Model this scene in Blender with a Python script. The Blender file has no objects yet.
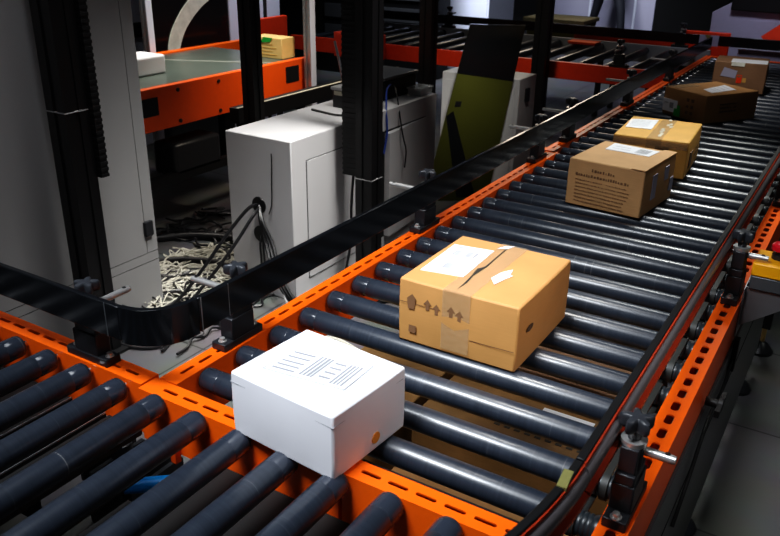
import bpy, bmesh, math, random
from mathutils import Vector, Matrix
random.seed(11)
PI = math.pi
H = 0.68                      # height of the conveyor frame tops above the floor; all z below are measured from there
F = -H                        # the floor in those terms
scene = bpy.context.scene
COL = scene.collection

# ------------------------------------------------------------------ materials
def new_mat(name):
    m = bpy.data.materials.new(name); m.use_nodes = True
    nt = m.node_tree
    return m, nt, nt.nodes['Principled BSDF']

def mat(name, c, rough=.5, metal=0., var=.12, scale=30., bump=0., spec=.5, stretch=(1, 1, 1), coat=0., emit=None, estr=0.):
    m, nt, b = new_mat(name)
    N, L = nt.nodes, nt.links
    b.inputs['Roughness'].default_value = rough
    b.inputs['Metallic'].default_value = metal
    b.inputs['Specular IOR Level'].default_value = spec
    b.inputs['Coat Weight'].default_value = coat
    tc = N.new('ShaderNodeTexCoord'); mp = N.new('ShaderNodeMapping'); mp.inputs['Scale'].default_value = stretch
    no = N.new('ShaderNodeTexNoise'); no.inputs['Scale'].default_value = scale; no.inputs['Detail'].default_value = 4
    L.new(tc.outputs['Object'], mp.inputs['Vector']); L.new(mp.outputs['Vector'], no.inputs['Vector'])
    mx = N.new('ShaderNodeMix'); mx.data_type = 'RGBA'
    mx.inputs['A'].default_value = (*[max(0, v * (1 - var)) for v in c], 1)
    mx.inputs['B'].default_value = (*[min(1, v * (1 + var)) for v in c], 1)
    L.new(no.outputs['Fac'], mx.inputs['Factor']); L.new(mx.outputs['Result'], b.inputs['Base Color'])
    if bump:
        bp = N.new('ShaderNodeBump'); bp.inputs['Strength'].default_value = bump; bp.inputs['Distance'].default_value = .002
        L.new(no.outputs['Fac'], bp.inputs['Height']); L.new(bp.outputs['Normal'], b.inputs['Normal'])
    if emit:
        b.inputs['Emission Color'].default_value = (*emit, 1); b.inputs['Emission Strength'].default_value = estr
    return m

def roller_mat():
    m, nt, b = new_mat('roller_sleeve'); N, L = nt.nodes, nt.links
    tc = N.new('ShaderNodeTexCoord'); mp = N.new('ShaderNodeMapping'); mp.inputs['Scale'].default_value = (1, .02, .02)
    oi = N.new('ShaderNodeObjectInfo'); ad = N.new('ShaderNodeVectorMath'); ad.operation = 'ADD'
    ml = N.new('ShaderNodeMath'); ml.operation = 'MULTIPLY'; ml.inputs[1].default_value = 37
    L.new(oi.outputs['Random'], ml.inputs[0]); L.new(tc.outputs['Object'], mp.inputs['Vector'])
    L.new(mp.outputs['Vector'], ad.inputs[0]); L.new(ml.outputs[0], ad.inputs[1])
    no = N.new('ShaderNodeTexNoise'); no.inputs['Scale'].default_value = 190; no.inputs['Detail'].default_value = 5
    L.new(ad.outputs[0], no.inputs['Vector'])
    cr = N.new('ShaderNodeValToRGB'); e = cr.color_ramp.elements
    e[0].position = .30; e[0].color = (.020, .026, .038, 1)
    e[1].position = .64; e[1].color = (.030, .038, .054, 1)
    e2 = e.new(.69); e2.color = (.044, .052, .066, 1)
    e3 = e.new(.735); e3.color = (.17, .17, .17, 1)
    L.new(no.outputs['Fac'], cr.inputs['Fac']); L.new(cr.outputs['Color'], b.inputs['Base Color'])
    n2 = N.new('ShaderNodeTexNoise'); n2.inputs['Scale'].default_value = 60
    L.new(tc.outputs['Object'], n2.inputs['Vector'])
    mr = N.new('ShaderNodeMapRange'); mr.inputs['To Min'].default_value = .31; mr.inputs['To Max'].default_value = .38
    L.new(n2.outputs['Fac'], mr.inputs['Value']); L.new(mr.outputs['Result'], b.inputs['Roughness'])
    bp = N.new('ShaderNodeBump'); bp.inputs['Strength'].default_value = .05; bp.inputs['Distance'].default_value = .001
    L.new(no.outputs['Fac'], bp.inputs['Height']); L.new(bp.outputs['Normal'], b.inputs['Normal'])
    b.inputs['Specular IOR Level'].default_value = .75; b.inputs['Coat Weight'].default_value = .14; b.inputs['Coat Roughness'].default_value = .09
    return m

def card_mat(name, c, dark=.75):
    m, nt, b = new_mat(name); N, L = nt.nodes, nt.links
    tc = N.new('ShaderNodeTexCoord')
    n1 = N.new('ShaderNodeTexNoise'); n1.inputs['Scale'].default_value = 9; n1.inputs['Detail'].default_value = 6
    mp = N.new('ShaderNodeMapping'); mp.inputs['Scale'].default_value = (1, 1, 14)
    n2 = N.new('ShaderNodeTexNoise'); n2.inputs['Scale'].default_value = 22; n2.inputs['Detail'].default_value = 3
    L.new(tc.outputs['Object'], n1.inputs['Vector']); L.new(tc.outputs['Object'], mp.inputs['Vector']); L.new(mp.outputs['Vector'], n2.inputs['Vector'])
    ad = N.new('ShaderNodeMath'); ad.operation = 'ADD'; ml = N.new('ShaderNodeMath'); ml.operation = 'MULTIPLY'; ml.inputs[1].default_value = .35
    L.new(n2.outputs['Fac'], ml.inputs[0]); L.new(n1.outputs['Fac'], ad.inputs[0]); L.new(ml.outputs[0], ad.inputs[1])
    cr = N.new('ShaderNodeValToRGB'); e = cr.color_ramp.elements
    e[0].position = .40; e[0].color = (*[v * dark for v in c], 1); e[1].position = .85; e[1].color = (*c, 1)
    L.new(ad.outputs[0], cr.inputs['Fac']); L.new(cr.outputs['Color'], b.inputs['Base Color'])
    b.inputs['Roughness'].default_value = .62; b.inputs['Specular IOR Level'].default_value = .3
    bp = N.new('ShaderNodeBump'); bp.inputs['Strength'].default_value = .25; bp.inputs['Distance'].default_value = .003
    L.new(n1.outputs['Fac'], bp.inputs['Height']); L.new(bp.outputs['Normal'], b.inputs['Normal'])
    return m

def tape_mat():
    m, nt, b = new_mat('clear_packing_tape'); N, L = nt.nodes, nt.links
    b.inputs['Base Color'].default_value = (.56, .40, .24, 1); b.inputs['Roughness'].default_value = .2
    b.inputs['Alpha'].default_value = .42; b.inputs['Specular IOR Level'].default_value = .8
    tc = N.new('ShaderNodeTexCoord'); n = N.new('ShaderNodeTexNoise'); n.inputs['Scale'].default_value = 70
    bp = N.new('ShaderNodeBump'); bp.inputs['Strength'].default_value = .5; bp.inputs['Distance'].default_value = .003
    L.new(tc.outputs['Object'], n.inputs['Vector']); L.new(n.outputs['Fac'], bp.inputs['Height']); L.new(bp.outputs['Normal'], b.inputs['Normal'])
    return m

def floor_mat():
    m, nt, b = new_mat('floor_tiles'); N, L = nt.nodes, nt.links
    tc = N.new('ShaderNodeTexCoord')
    br = N.new('ShaderNodeTexBrick'); br.offset = 0.; br.inputs['Scale'].default_value = 1
    br.inputs['Brick Width'].default_value = .6; br.inputs['Row Height'].default_value = .6
    br.inputs['Mortar Size'].default_value = .004
    br.inputs['Color1'].default_value = (.14, .138, .14, 1); br.inputs['Color2'].default_value = (.12, .118, .122, 1)
    br.inputs['Mortar'].default_value = (.03, .03, .033, 1)
    no = N.new('ShaderNodeTexNoise'); no.inputs['Scale'].default_value = 5; no.inputs['Detail'].default_value = 8
    mx = N.new('ShaderNodeMix'); mx.data_type = 'RGBA'; mx.blend_type = 'MULTIPLY'; mx.inputs['Factor'].default_value = .5
    mp = N.new('ShaderNodeMapping'); mp.inputs['Location'].default_value = (.13, .28, 0)
    L.new(tc.outputs['Object'], mp.inputs['Vector']); L.new(mp.outputs['Vector'], br.inputs['Vector'])
    L.new(tc.outputs['Object'], no.inputs['Vector'])
    L.new(br.outputs['Color'], mx.inputs['A']); L.new(no.outputs['Color'], mx.inputs['B'])
    L.new(mx.outputs['Result'], b.inputs['Base Color']); b.inputs['Roughness'].default_value = .5
    return m

M = {}
M['roller'] = roller_mat()
M['sleeve'] = mat('glossy_end_sleeve', (.035, .042, .058), .16, spec=.9)
M['pulley'] = mat('pulley_plastic', (.02, .025, .03), .35)
M['belt_rubber'] = mat('drive_belt_rubber', (.020, .021, .020), .55)
M['orange'] = mat('orange_powder_coat', (.93, .135, .004), .38, var=.06, scale=60, spec=.45)
M['orange_deep'] = mat('deep_orange_paint', (.80, .10, .006), .42, var=.06)
M['red'] = mat('red_orange_paint', (.72, .055, .012), .45, var=.1)
M['dark_inside'] = mat('dark_interior', (.008, .007, .007), .7)
M['black_gloss'] = mat('black_gloss_plastic', (.008, .009, .011), .17, var=.2, spec=.55, bump=.05, scale=40)
M['black_matte'] = mat('black_powder_coat', (.010, .010, .011), .5, spec=.4)
M['black_profile'] = mat('black_anodised_profile', (.008, .008, .009), .38, spec=.5)
M['black_plastic'] = mat('black_clamp_plastic', (.022, .023, .027), .36, spec=.5, bump=.1, scale=90)
M['knob'] = mat('knob_plastic', (.035, .038, .045), .38, spec=.55)
M['steel'] = mat('brushed_steel', (.72, .72, .73), .22, 1., var=.08, scale=80)
M['rod'] = mat('satin_steel_rod', (.60, .59, .58), .34, .7, var=.06, scale=80)
M['alu'] = mat('aluminium', (.50, .51, .53), .38, .85, var=.06)
M['dark_metal'] = mat('polished_strip', (.33, .30, .31), .3, .6, var=.1)
M['red_edge'] = mat('red_reflection_edge', (.38, .05, .02), .25, var=.2)  # colour of the orange rail reflected in the guide bar
M['grey_paint'] = mat('grey_cabinet_paint', (.29, .29, .295), .5, var=.03, scale=4)
M['grey_dark'] = mat('panel_gap', (.02, .02, .02), .7)
M['white_paint'] = mat('white_cabinet_paint', (.56, .555, .57), .45, var=.03, scale=4)
M['panel_dark'] = mat('dark_glossy_panel', (.085, .088, .094), .3, var=.15, scale=6)
M['card_light'] = card_mat('kraft_cardboard', (.57, .29, .105), .86)
M['card_tan'] = card_mat('tan_cardboard', (.55, .325, .155), .82)
M['card_gold'] = card_mat('golden_cardboard', (.60, .345, .10), .8)
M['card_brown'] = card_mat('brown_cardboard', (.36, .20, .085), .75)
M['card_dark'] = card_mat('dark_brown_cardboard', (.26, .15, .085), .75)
M['card_floor'] = card_mat('floor_carton_cardboard', (.23, .13, .05), .6)
M['white_card'] = mat('white_carton', (.82, .82, .87), .5, var=.03, scale=14, bump=.15)
M['paper'] = mat('white_paper', (.76, .78, .83), .45, var=.02)
M['ink'] = mat('grey_print', (.30, .31, .34), .5)
M['ink_dark'] = mat('dark_brown_print', (.13, .075, .04), .6)
M['ink_soft'] = mat('soft_brown_print', (.22, .12, .06), .6)
M['ink_black'] = mat('black_print', (.03, .025, .02), .6)
M['tape'] = tape_mat()
M['green'] = mat('green_sticker', (.02, .36, .06), .45)
M['orange_sticker'] = mat('orange_sticker', (.78, .33, .04), .45)
M['red_button'] = mat('red_button', (.62, .01, .025), .3, var=.05)
M['yellow'] = mat('yellow_orange_plastic', (.95, .42, .01), .38, var=.04)
M['brass'] = mat('brass', (.65, .45, .18), .3, 1.)
M['cable_white'] = mat('off_white_cable', (.62, .60, .52), .5, var=.15, scale=3)
M['cable_black'] = mat('black_cable', (.012, .012, .014), .38)
M['cable_blue'] = mat('blue_cable', (.03, .06, .26), .4)
M['belt'] = mat('conveyor_belt', (.085, .105, .095), .3, var=.2, scale=8)
M['olive'] = mat('olive_panel', (.075, .078, .012), .42, var=.25, scale=3)
M['clear'] = mat('clear_plastic', (.75, .78, .8), .15)
M['clear'].node_tree.nodes['Principled BSDF'].inputs['Alpha'].default_value = .35
M['blue'] = mat('blue_tube', (.0, .34, .95), .35)
M['tub'] = mat('olive_tub', (.16, .15, .03), .5)
M['tub_rim'] = mat('pale_tub_rim', (.45, .42, .25), .5)
M['yellow_card'] = card_mat('yellow_carton', (.80, .58, .24), .85)
M['pale_blue'] = mat('pale_blue_white_panel', (.70, .73, .86), .5, var=.03)
M['lilac'] = mat('pale_lilac_panel', (.36, .35, .45), .5, var=.04)
M['trouser'] = mat('dark_trousers', (.012, .013, .02), .8)
def person_mat():
    m, nt, b = new_mat('person_body'); N, L = nt.nodes, nt.links
    tc = N.new('ShaderNodeTexCoord'); sp = N.new('ShaderNodeSeparateXYZ'); cr = N.new('ShaderNodeValToRGB')
    mr = N.new('ShaderNodeMapRange'); mr.inputs['From Max'].default_value = 2.0
    L.new(tc.outputs['Object'], sp.inputs[0]); L.new(sp.outputs['Z'], mr.inputs['Value']); L.new(mr.outputs['Result'], cr.inputs['Fac'])
    cr.color_ramp.interpolation = 'CONSTANT'; e = cr.color_ramp.elements
    e[0].color = (.012, .013, .02, 1); e[1].position = .735; e[1].color = (.5, .3, .22, 1)
    L.new(cr.outputs['Color'], b.inputs['Base Color']); b.inputs['Roughness'].default_value = .75
    return m
M['person'] = person_mat()
M['hair'] = mat('dark_hair', (.02, .014, .01), .6)
M['shirt'] = mat('dark_shirt', (.03, .035, .06), .8)
M['skin'] = mat('skin', (.5, .3, .22), .5)
M['shoe'] = mat('black_shoe', (.01, .01, .01), .4)
M['wall'] = mat('dark_wall', (.03, .03, .035), .8)
M['glare'] = mat('pale_reflection_and_tape', (.75, .75, .66), .35, var=.35, scale=20)  # reflection band on the dark screen, also the tape tail
M['seam'] = mat('belt_seam', (.24, .26, .23), .4)
M['yellow_tape'] = mat('faded_yellow_tape', (.20, .19, .07), .5, var=.3, scale=90)
M['beige'] = mat('beige_cloth_tape_and_lit_edge', (.55, .52, .42), .6)

# ------------------------------------------------------------------ geometry builder
class MB:
    def __init__(s): s.v = []; s.f = []; s.m = []; s.cur = 0
    def add(s, vs, fs):
        o = len(s.v); s.v += [tuple(v) for v in vs]
        for f in fs: s.f.append([o + i for i in f]); s.m.append(s.cur)
        return s
    def box(s, x0, x1, y0, y1, z0, z1):
        vs = [(x0, y0, z0), (x1, y0, z0), (x1, y1, z0), (x0, y1, z0), (x0, y0, z1), (x1, y0, z1), (x1, y1, z1), (x0, y1, z1)]
        return s.add(vs, [(0, 3, 2, 1), (4, 5, 6, 7), (0, 1, 5, 4), (1, 2, 6, 5), (2, 3, 7, 6), (3, 0, 4, 7)])
    def hexa(s, b, t):           # bottom ring of 4, top ring of 4
        return s.add(list(b) + list(t), [(0, 3, 2, 1), (4, 5, 6, 7), (0, 1, 5, 4), (1, 2, 6, 5), (2, 3, 7, 6), (3, 0, 4, 7)])
    def quad(s, a, b, c, d): return s.add([a, b, c, d], [(0, 1, 2, 3)])
    def prism(s, poly, axis, a, b):   # poly: 2D points; axis 0/1/2 = extrusion axis
        def P(u, v, w): return {0: (w, u, v), 1: (u, w, v), 2: (u, v, w)}[axis]
        n = len(poly)
        vs = [P(u, v, a) for u, v in poly] + [P(u, v, b) for u, v in poly]
        fs = [tuple(range(n))[::-1], tuple(range(n, 2 * n))] + [(i, (i + 1) % n, n + (i + 1) % n, n + i) for i in range(n)]
        return s.add(vs, fs)
    def rings(s, rings, closed=False, caps=True):
        n = len(rings[0]); vs = [p for r in rings for p in r]; fs = []
        R = len(rings)
        for i in range(R if closed else R - 1):
            j = (i + 1) % R
            for k in range(n): fs.append((i * n + k, i * n + (k + 1) % n, j * n + (k + 1) % n, j * n + k))
        if caps and not closed: fs += [tuple(range(n))[::-1], tuple((R - 1) * n + k for k in range(n))]
        return s.add(vs, fs)
    def lathe(s, prof, o=(0, 0, 0), axis=2, n=20):      # prof: (distance along axis, radius)
        rg = []
        for d, r in prof:
            ring = []
            for k in range(n):
                a = 2 * PI * k / n; c, q = r * math.cos(a), r * math.sin(a)
                p = {2: (c, q, d), 0: (d, c, q), 1: (q, d, c)}[axis]
                ring.append((o[0] + p[0], o[1] + p[1], o[2] + p[2]))
            rg.append(ring)
        return s.rings(rg)
    def tube(s, pts, r, n=8, closed=False):
        pts = [Vector(p) for p in pts]; N = len(pts); rg = []; up = None
        for i, p in enumerate(pts):
            a = pts[(i - 1) % N] if (closed or i > 0) else p
            b = pts[(i + 1) % N] if (closed or i < N - 1) else p
            t = (b - a).normalized() if (b - a).length > 1e-9 else Vector((0, 0, 1))
            if up is None:
                up = t.orthogonal().normalized()
            up = (up - t * up.dot(t))
            up = up.normalized() if up.length > 1e-6 else t.orthogonal().normalized()
            w = t.cross(up); rr = r[i] if isinstance(r, (list, tuple)) else r
            rg.append([tuple(p + up * rr * math.cos(2 * PI * k / n) + w * rr * math.sin(2 * PI * k / n)) for k in range(n)])
        return s.rings(rg, closed=closed)
    def bar(s, pts, w0, w1, z0, z1):       # flat bar swept along a plan path; offsets w0..w1 to the left of travel
        P = [Vector((p[0], p[1])) for p in pts]; rg = []
        for i, p in enumerate(P):
            a = P[max(i - 1, 0)]; b = P[min(i + 1, len(P) - 1)]; t = (b - a).normalized(); nrm = Vector((-t.y, t.x))
            q0 = p + nrm * w0; q1 = p + nrm * w1
            rg.append([(q0.x, q0.y, z0), (q1.x, q1.y, z0), (q1.x, q1.y, z1), (q0.x, q0.y, z1)])
        return s.rings(rg)
    def build(s, name, mats, parent=None, bevel=0., smooth=True, local=False, seg=2):
        if not isinstance(mats, (list, tuple)): mats = [mats]
        me = bpy.data.meshes.new(name)
        if local or (parent is None and False): off = Vector((0, 0, 0))
        else:
            off = Vector((0, 0, H))
            p = parent
            while p is not None: off = off - Vector(p.location); p = p.parent
        me.from_pydata([tuple(Vector(v) + off) for v in s.v], [], s.f)
        for i, mm in enumerate(s.m): me.polygons[i].material_index = mm
        for m_ in mats: me.materials.append(m_)
        bm = bmesh.new(); bm.from_mesh(me); bmesh.ops.recalc_face_normals(bm, faces=bm.faces); bm.to_mesh(me); bm.free()
        if smooth:
            me.shade_smooth(); me.set_sharp_from_angle(angle=math.radians(38))
        o = bpy.data.objects.new(name, me); COL.objects.link(o); o.parent = parent
        if bevel:
            b = o.modifiers.new('bevel', 'BEVEL'); b.width = bevel; b.segments = seg; b.limit_method = 'ANGLE'; b.angle_limit = math.radians(40)
            b.harden_normals = False
        return o

def center_origin(o):            # move a single-mesh thing's origin to the base of its bounds
    vs = [v.co for v in o.data.vertices]
    c = Vector(((min(v.x for v in vs) + max(v.x for v in vs)) / 2, (min(v.y for v in vs) + max(v.y for v in vs)) / 2, min(v.z for v in vs)))
    o.data.transform(Matrix.Translation(-c)); o.location = Vector(o.location) + c
    return o

def thing(name, label, cat, loc=(0, 0, F), rotz=0., group=None):
    o = bpy.data.objects.new(name, None); COL.objects.link(o)
    o.location = (loc[0], loc[1], loc[2] + H); o.rotation_euler = (0, 0, rotz); o.empty_display_size = .05
    o['label'] = label; o['category'] = cat
    if group: o['group'] = group
    return o
def tag(o, label, cat, group=None, kind=None):
    o['label'] = label; o['category'] = cat
    if group: o['group'] = group
    if kind: o['kind'] = kind
    return center_origin(o)
def struct(o): o['kind'] = 'structure'; return center_origin(o)
def dup(root, loc, rotz=None, label=None, group=None):
    r = root.copy(); COL.objects.link(r); r.location = (loc[0], loc[1], loc[2] + H)
    if rotz is not None: r.rotation_euler = (0, 0, rotz)
    if label: r['label'] = label
    if group: r['group'] = group
    for ch in list(root.children): dup_part(ch, r)
    return r
def dup_part(p, parent, loc=None):
    c = p.copy(); COL.objects.link(c); c.parent = parent
    if loc is not None: c.location = loc
    for g in list(p.children): dup_part(g, c)
    return c
def smooth_path(pts, n=6, closed=False):
    P = [Vector(p) for p in pts]; N = len(P); out = []
    rng = range(N) if closed else range(N - 1)
    for i in rng:
        p0 = P[(i - 1) % N] if (closed or i > 0) else P[i]; p1 = P[i]; p2 = P[(i + 1) % N]
        p3 = P[(i + 2) % N] if (closed or i + 2 < N) else p2
        for k in range(n):
            t = k / n
            out.append(.5 * ((2 * p1) + (p2 - p0) * t + (2 * p0 - 5 * p1 + 4 * p2 - p3) * t * t + (3 * p1 - p0 - 3 * p2 + p3) * t ** 3))
    if not closed: out.append(P[-1])
    return out

# ------------------------------------------------------------------ camera
cam = bpy.data.cameras.new('camera'); co = bpy.data.objects.new('camera', cam); COL.objects.link(co)
co.location = (1.1011, -.9212, .8604 + H)
Rm = Matrix.Rotation(.545808554, 3, 'Z') @ Matrix.Rotation(1.16056514, 3, 'X') @ Matrix.Rotation(.0158331618, 3, 'Z')
co.rotation_euler = Rm.to_euler()
cam.sensor_width = 36; cam.lens = 36 * 789.947 / 780; cam.clip_start = .05; cam.clip_end = 60
cam.dof.use_dof = True; cam.dof.focus_distance = 2.0; cam.dof.aperture_fstop = 9
scene.camera = co

# ------------------------------------------------------------------ setting
b = MB(); b.box(-9, 5, -3, 14, F - .05, F); o = b.build('floor', floor_mat()); struct(o)
b = MB(); b.box(-9.1, 5, 13.9, 14, F, 3.2); struct(b.build('wall_back', M['wall']))
b = MB(); b.box(-9.1, -9, -3, 14, F, 3.2); struct(b.build('wall_left', M['wall']))

# ------------------------------------------------------------------ slotted frame rail
SP = .0535
def slot_rail(mb, a0, a1, c, axis, first, SL=.039, SW=.0088, w=.048, depth=.12, t=.0035):
    """box rail along an axis (1 = along Y at x=c, 0 = along X at y=c); slots cut through the top, first slot centred at 'first'."""
    def P(a, s, z): return (c + s, a, z) if axis == 1 else (a, c + s, z)
    h = w / 2
    ks = []; k = math.ceil((a0 + SL * .7 - first) / SP)
    while first + k * SP < a1 - SL * .7: ks.append(first + k * SP); k += 1
    prev = a0
    def flat(u0, u1):
        if u1 - u0 > 1e-5: mb.add([P(u0, -h, 0), P(u1, -h, 0), P(u1, h, 0), P(u0, h, 0)], [(0, 1, 2, 3)])
    for s in ks:
        l0, l1 = s - SP / 2, s + SP / 2
        l0 = max(l0, a0); l1 = min(l1, a1)
        flat(prev, l0); prev = l1
        hole = []; out = []; r = SW / 2; hl = SL / 2 - r
        for q in range(16):
            an = 2 * PI * (q + .5) / 16; ca, sa = math.cos(an), math.sin(an)
            hole.append((s + math.copysign(hl, ca) + r * ca, r * sa))
            # project to the cell outline
            if q in (0, 7, 8, 15): out.append((l1 if ca > 0 else l0, h * .5 * math.copysign(1, sa)))
            elif q in (1, 6, 9, 14): out.append((l1 if ca > 0 else l0, h * math.copysign(1, sa)))
            else: out.append((s + math.copysign(abs({2: .75, 3: .3, 4: .3, 5: .75}.get(q if q < 8 else 15 - q)) * SP / 2, ca), h * math.copysign(1, sa)))
        vs = [P(u, v, 0) for u, v in hole] + [P(u, v, 0) for u, v in out] + [P(u, v, -t) for u, v in hole]
        fs = []
        for q in range(16):
            n = (q + 1) % 16
            fs.append((q, n, 16 + n, 16 + q)); fs.append((q, 32 + q, 32 + n, n))
        mb.add(vs, fs)
    flat(prev, a1)
    for sd in (-1, 1):      # webs
        s0, s1 = sd * h, sd * (h - t)
        mb.add([P(a0, s0, -depth), P(a1, s0, -depth), P(a1, s0, 0), P(a0, s0, 0), P(a0, s1, -depth), P(a1, s1, -depth), P(a1, s1, -t), P(a0, s1, -t)],
               [(0, 1, 2, 3), (4, 7, 6, 5), (0, 4, 5, 1)])
    for a in (a0, a1):
        mb.add([P(a, -h, -depth), P(a, h, -depth), P(a, h, 0), P(a, -h, 0)], [(0, 1, 2, 3)])
    return mb

# ------------------------------------------------------------------ rollers
RZ, RR = -.0215, .0255
def roller_meshes(length, pulley=True):
    """roller lying along local X from 0 to length, axis at the origin; returns the meshes to be shared."""
    b = MB(); r = RR
    prof = [(0, r * .62), (.0005, r * .8), (.004, r * .93), (.010, r * .965), (.046, r * .975), (.048, r), (.30, r), (length - (.055 if pulley else .05), r), (length - (.053 if pulley else .048), r * .97)]
    prof += [(length - (.05 if pulley else .008), r * .97), (length - (.048 if pulley else .002), r * .8)]
    b.lathe(prof, axis=0, n=28)
    body = b
    cap = MB(); cap.lathe([(.0105, r * .968), (.011, r * .985), (.044, r * .99), (.0455, r * .975)], axis=0, n=28)
    roller_meshes.cap = cap
    s = MB(); s.lathe([(-.012, .006), (length + .012, .006)], axis=0, n=8)
    p = None
    if pulley:
        p = MB(); pr = []
        x0 = length - .048; rr = .0215
        pr.append((x0, rr * .7)); pr.append((x0 + .001, rr))
        for q in range(5):
            pr += [(x0 + .004 + q * .008, rr), (x0 + .006 + q * .008, rr * .93), (x0 + .008 + q * .008, rr)]
        pr += [(x0 + .045, rr * 1.1), (x0 + .048, rr * 1.1), (x0 + .048, rr * .6)]
        p.lathe(pr, axis=0, n=22)
    return body, s, p

def first_roller(parent, at, rz, length, pulley):
    body, s, p = roller_meshes(length, pulley)
    o = body.build('roller', M['roller'], None, local=True)
    o.parent = parent; o.location = at; o.rotation_euler = (0, 0, rz)
    q = s.build('shaft', M['steel'], None, local=True); q.parent = o
    q = roller_meshes.cap.build('end_sleeve', M['sleeve'], None, local=True); q.parent = o
    if p: q = p.build('pulley', M['pulley'], None, local=True); q.parent = o
    return o

def belt_mesh(pitch):
    pts = []
    r = .0225; n = 10
    for k in range(n + 1): a = PI / 2 + PI * k / n; pts.append((0 + r * math.cos(a), r * math.sin(a)))
    for k in range(n + 1): a = -PI / 2 + PI * k / n; pts.append((pitch + r * math.cos(a), r * math.sin(a)))
    b = MB(); rg = []
    cx = pitch / 2
    for (y, z) in pts:
        # outward direction
        c = 0 if y < cx else pitch
        d = Vector((y - c, z)); 
        d = d.normalized() if d.length > 0 else Vector((0, 1)); t = .0035
        rg.append([(-.006, y, z), (.006, y, z), (.006, y + d.x * t, z + d.y * t), (-.006, y + d.x * t, z + d.y * t)])
    b.rings(rg, closed=True)
    return b

PITCH = .1138; Y0 = .103
X_IN_L, X_IN_R = .024, .876
def roller_run(root, ys, x0, length, z=RZ, belts=True):
    base = Vector(root.location)
    def L(x_, y_, z_): return Vector((x_, y_, z_ + H)) - base
    first = None
    for y in ys:
        if first is None: first = first_roller(root, L(x0, y, z), 0, length, True)
        else: dup_part(first, root, L(x0, y, z))
    if belts:
        bo = None
        for i, y in enumerate(ys[:-1]):
            xx = x0 + length - (.041 if i % 2 == 0 else .023)
            if bo is None:
                bo = belt_mesh(PITCH).build('drive_belt', M['belt_rubber'], None, local=True); bo.parent = root; bo.location = L(xx, y, z)
            else: dup_part(bo, root, L(xx, y, z))

# ---- the main conveyor, near section
convA = thing('roller_conveyor', 'main orange framed roller conveyor, under the large kraft carton and the tan printed carton', 'conveyor', (.45, 1.1, F))
JY = 2.19
b = MB(); slot_rail(b, .027, JY, 0, 1, .349); b.build('side_rail', M['orange'], convA)
b = MB(); slot_rail(b, -.60, JY, .9, 1, .929, .036, .016); b.build('side_rail', M['orange'], convA)
nA = int((JY - .02 - Y0) / PITCH) + 1
roller_run(convA, [Y0 + PITCH * k for k in range(nA)], .028, .848)
b = MB(); b.box(.462, .874, .0275, .050, -.07, -.018); o = b.build('cross_filler_bar', M['black_matte'], convA, bevel=.002); o['label'] = 'black bar along the slotted end beam'
# lower skirt panel and fittings on the aisle side
b = MB(); b.box(.919, .930, -.6, 2.02, -.57, -.122); o = b.build('skirt_panel', M['panel_dark'], convA, bevel=.002)
o['label'] = 'dark glossy panel below the aisle side rail'
b = MB(); b.box(.9301, .9312, -.6, 2.02, -.247, -.243); b.build('panel_seam', M['grey_dark'], o)
b = MB(); b.lathe([(.930, .010), (.955, .010), (.957, .016), (.966, .016), (.967, .008)], (0, .70, -.085), axis=0, n=14); b.box(.956, .966, .655, .745, -.093, -.077)
b.build('panel_latch', M['black_matte'], o)
b = MB(); b.box(.930, .942, 1.06, 1.085, -.19, -.10); b.build('panel_handle', M['black_matte'], o)
b = MB(); b.tube(smooth_path([(.934, .52, -.30), (.938, .62, -.22), (.936, .78, -.17), (.936, .95, -.19), (.934, 1.06, -.16)]), .004, 6); b.build('cable', M['cable_black'], o)
def conveyor_leg(root, x_, y_, top=-.12):
    g = MB(); g.box(x_ - .02, x_ + .02, y_ - .02, y_ + .02, F + .11, top)
    l = g.build('leg', M['black_matte'], root, bevel=.003)
    g = MB(); g.lathe([(F + .03, .009), (F + .112, .009)], (x_, y_, 0), n=10); g.build('levelling_rod', M['brass'], l)
    g = MB(); g.lathe([(F, .044), (F + .012, .046), (F + .03, .034), (F + .045, .018), (F + .05, .01)], (x_, y_, 0), n=20); g.build('foot', M['black_plastic'], l)
for x_, y_ in ((.895, 1.0), (.905, 1.86), (-.0, .12), (0, 1.9), (.9, -.45)): conveyor_leg(convA, x_, y_)

# ---- the main conveyor, far section
convF = thing('roller_conveyor', 'far section of the orange framed roller conveyor, under the two farthest dark cartons', 'conveyor', (.45, 3.8, F))
FE = 5.46
b = MB(); slot_rail(b, JY + .012, FE, -.020, 1, 2.26); b.build('side_rail', M['orange'], convF)
b = MB(); slot_rail(b, JY + .012, FE, .9, 1, 2.26, .036, .016); b.build('side_rail', M['orange'], convF)
nF = int((FE - .03 - (Y0 + PITCH * nA)) / PITCH) + 1
roller_run(convF, [Y0 + PITCH * (nA + k) for k in range(nF)], .012, .864)
b = MB(); b.box(-.05, .93, FE - .004, FE + .03, -.12, -.005); b.build('end_beam', M['orange'], convF, bevel=.003)
b = MB(); b.box(.919, .930, 2.5, 4.9, -.57, -.122); b.build('skirt_panel', M['panel_dark'], convF, bevel=.002)
for x_, y_ in ((.93, 2.21), (-.02, 2.32), (.9, 5.3), (-.02, 5.3)): conveyor_leg(convF, x_, y_)
# bent splice at the joint of the two near rails
b = MB(); b.box(-.047, .012, JY - .012, JY + .03, .0005, .004); b.box(.006, .012, JY - .012, JY + .03, -.05, .004); b.build('splice_plate', M['orange'], convF)

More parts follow.
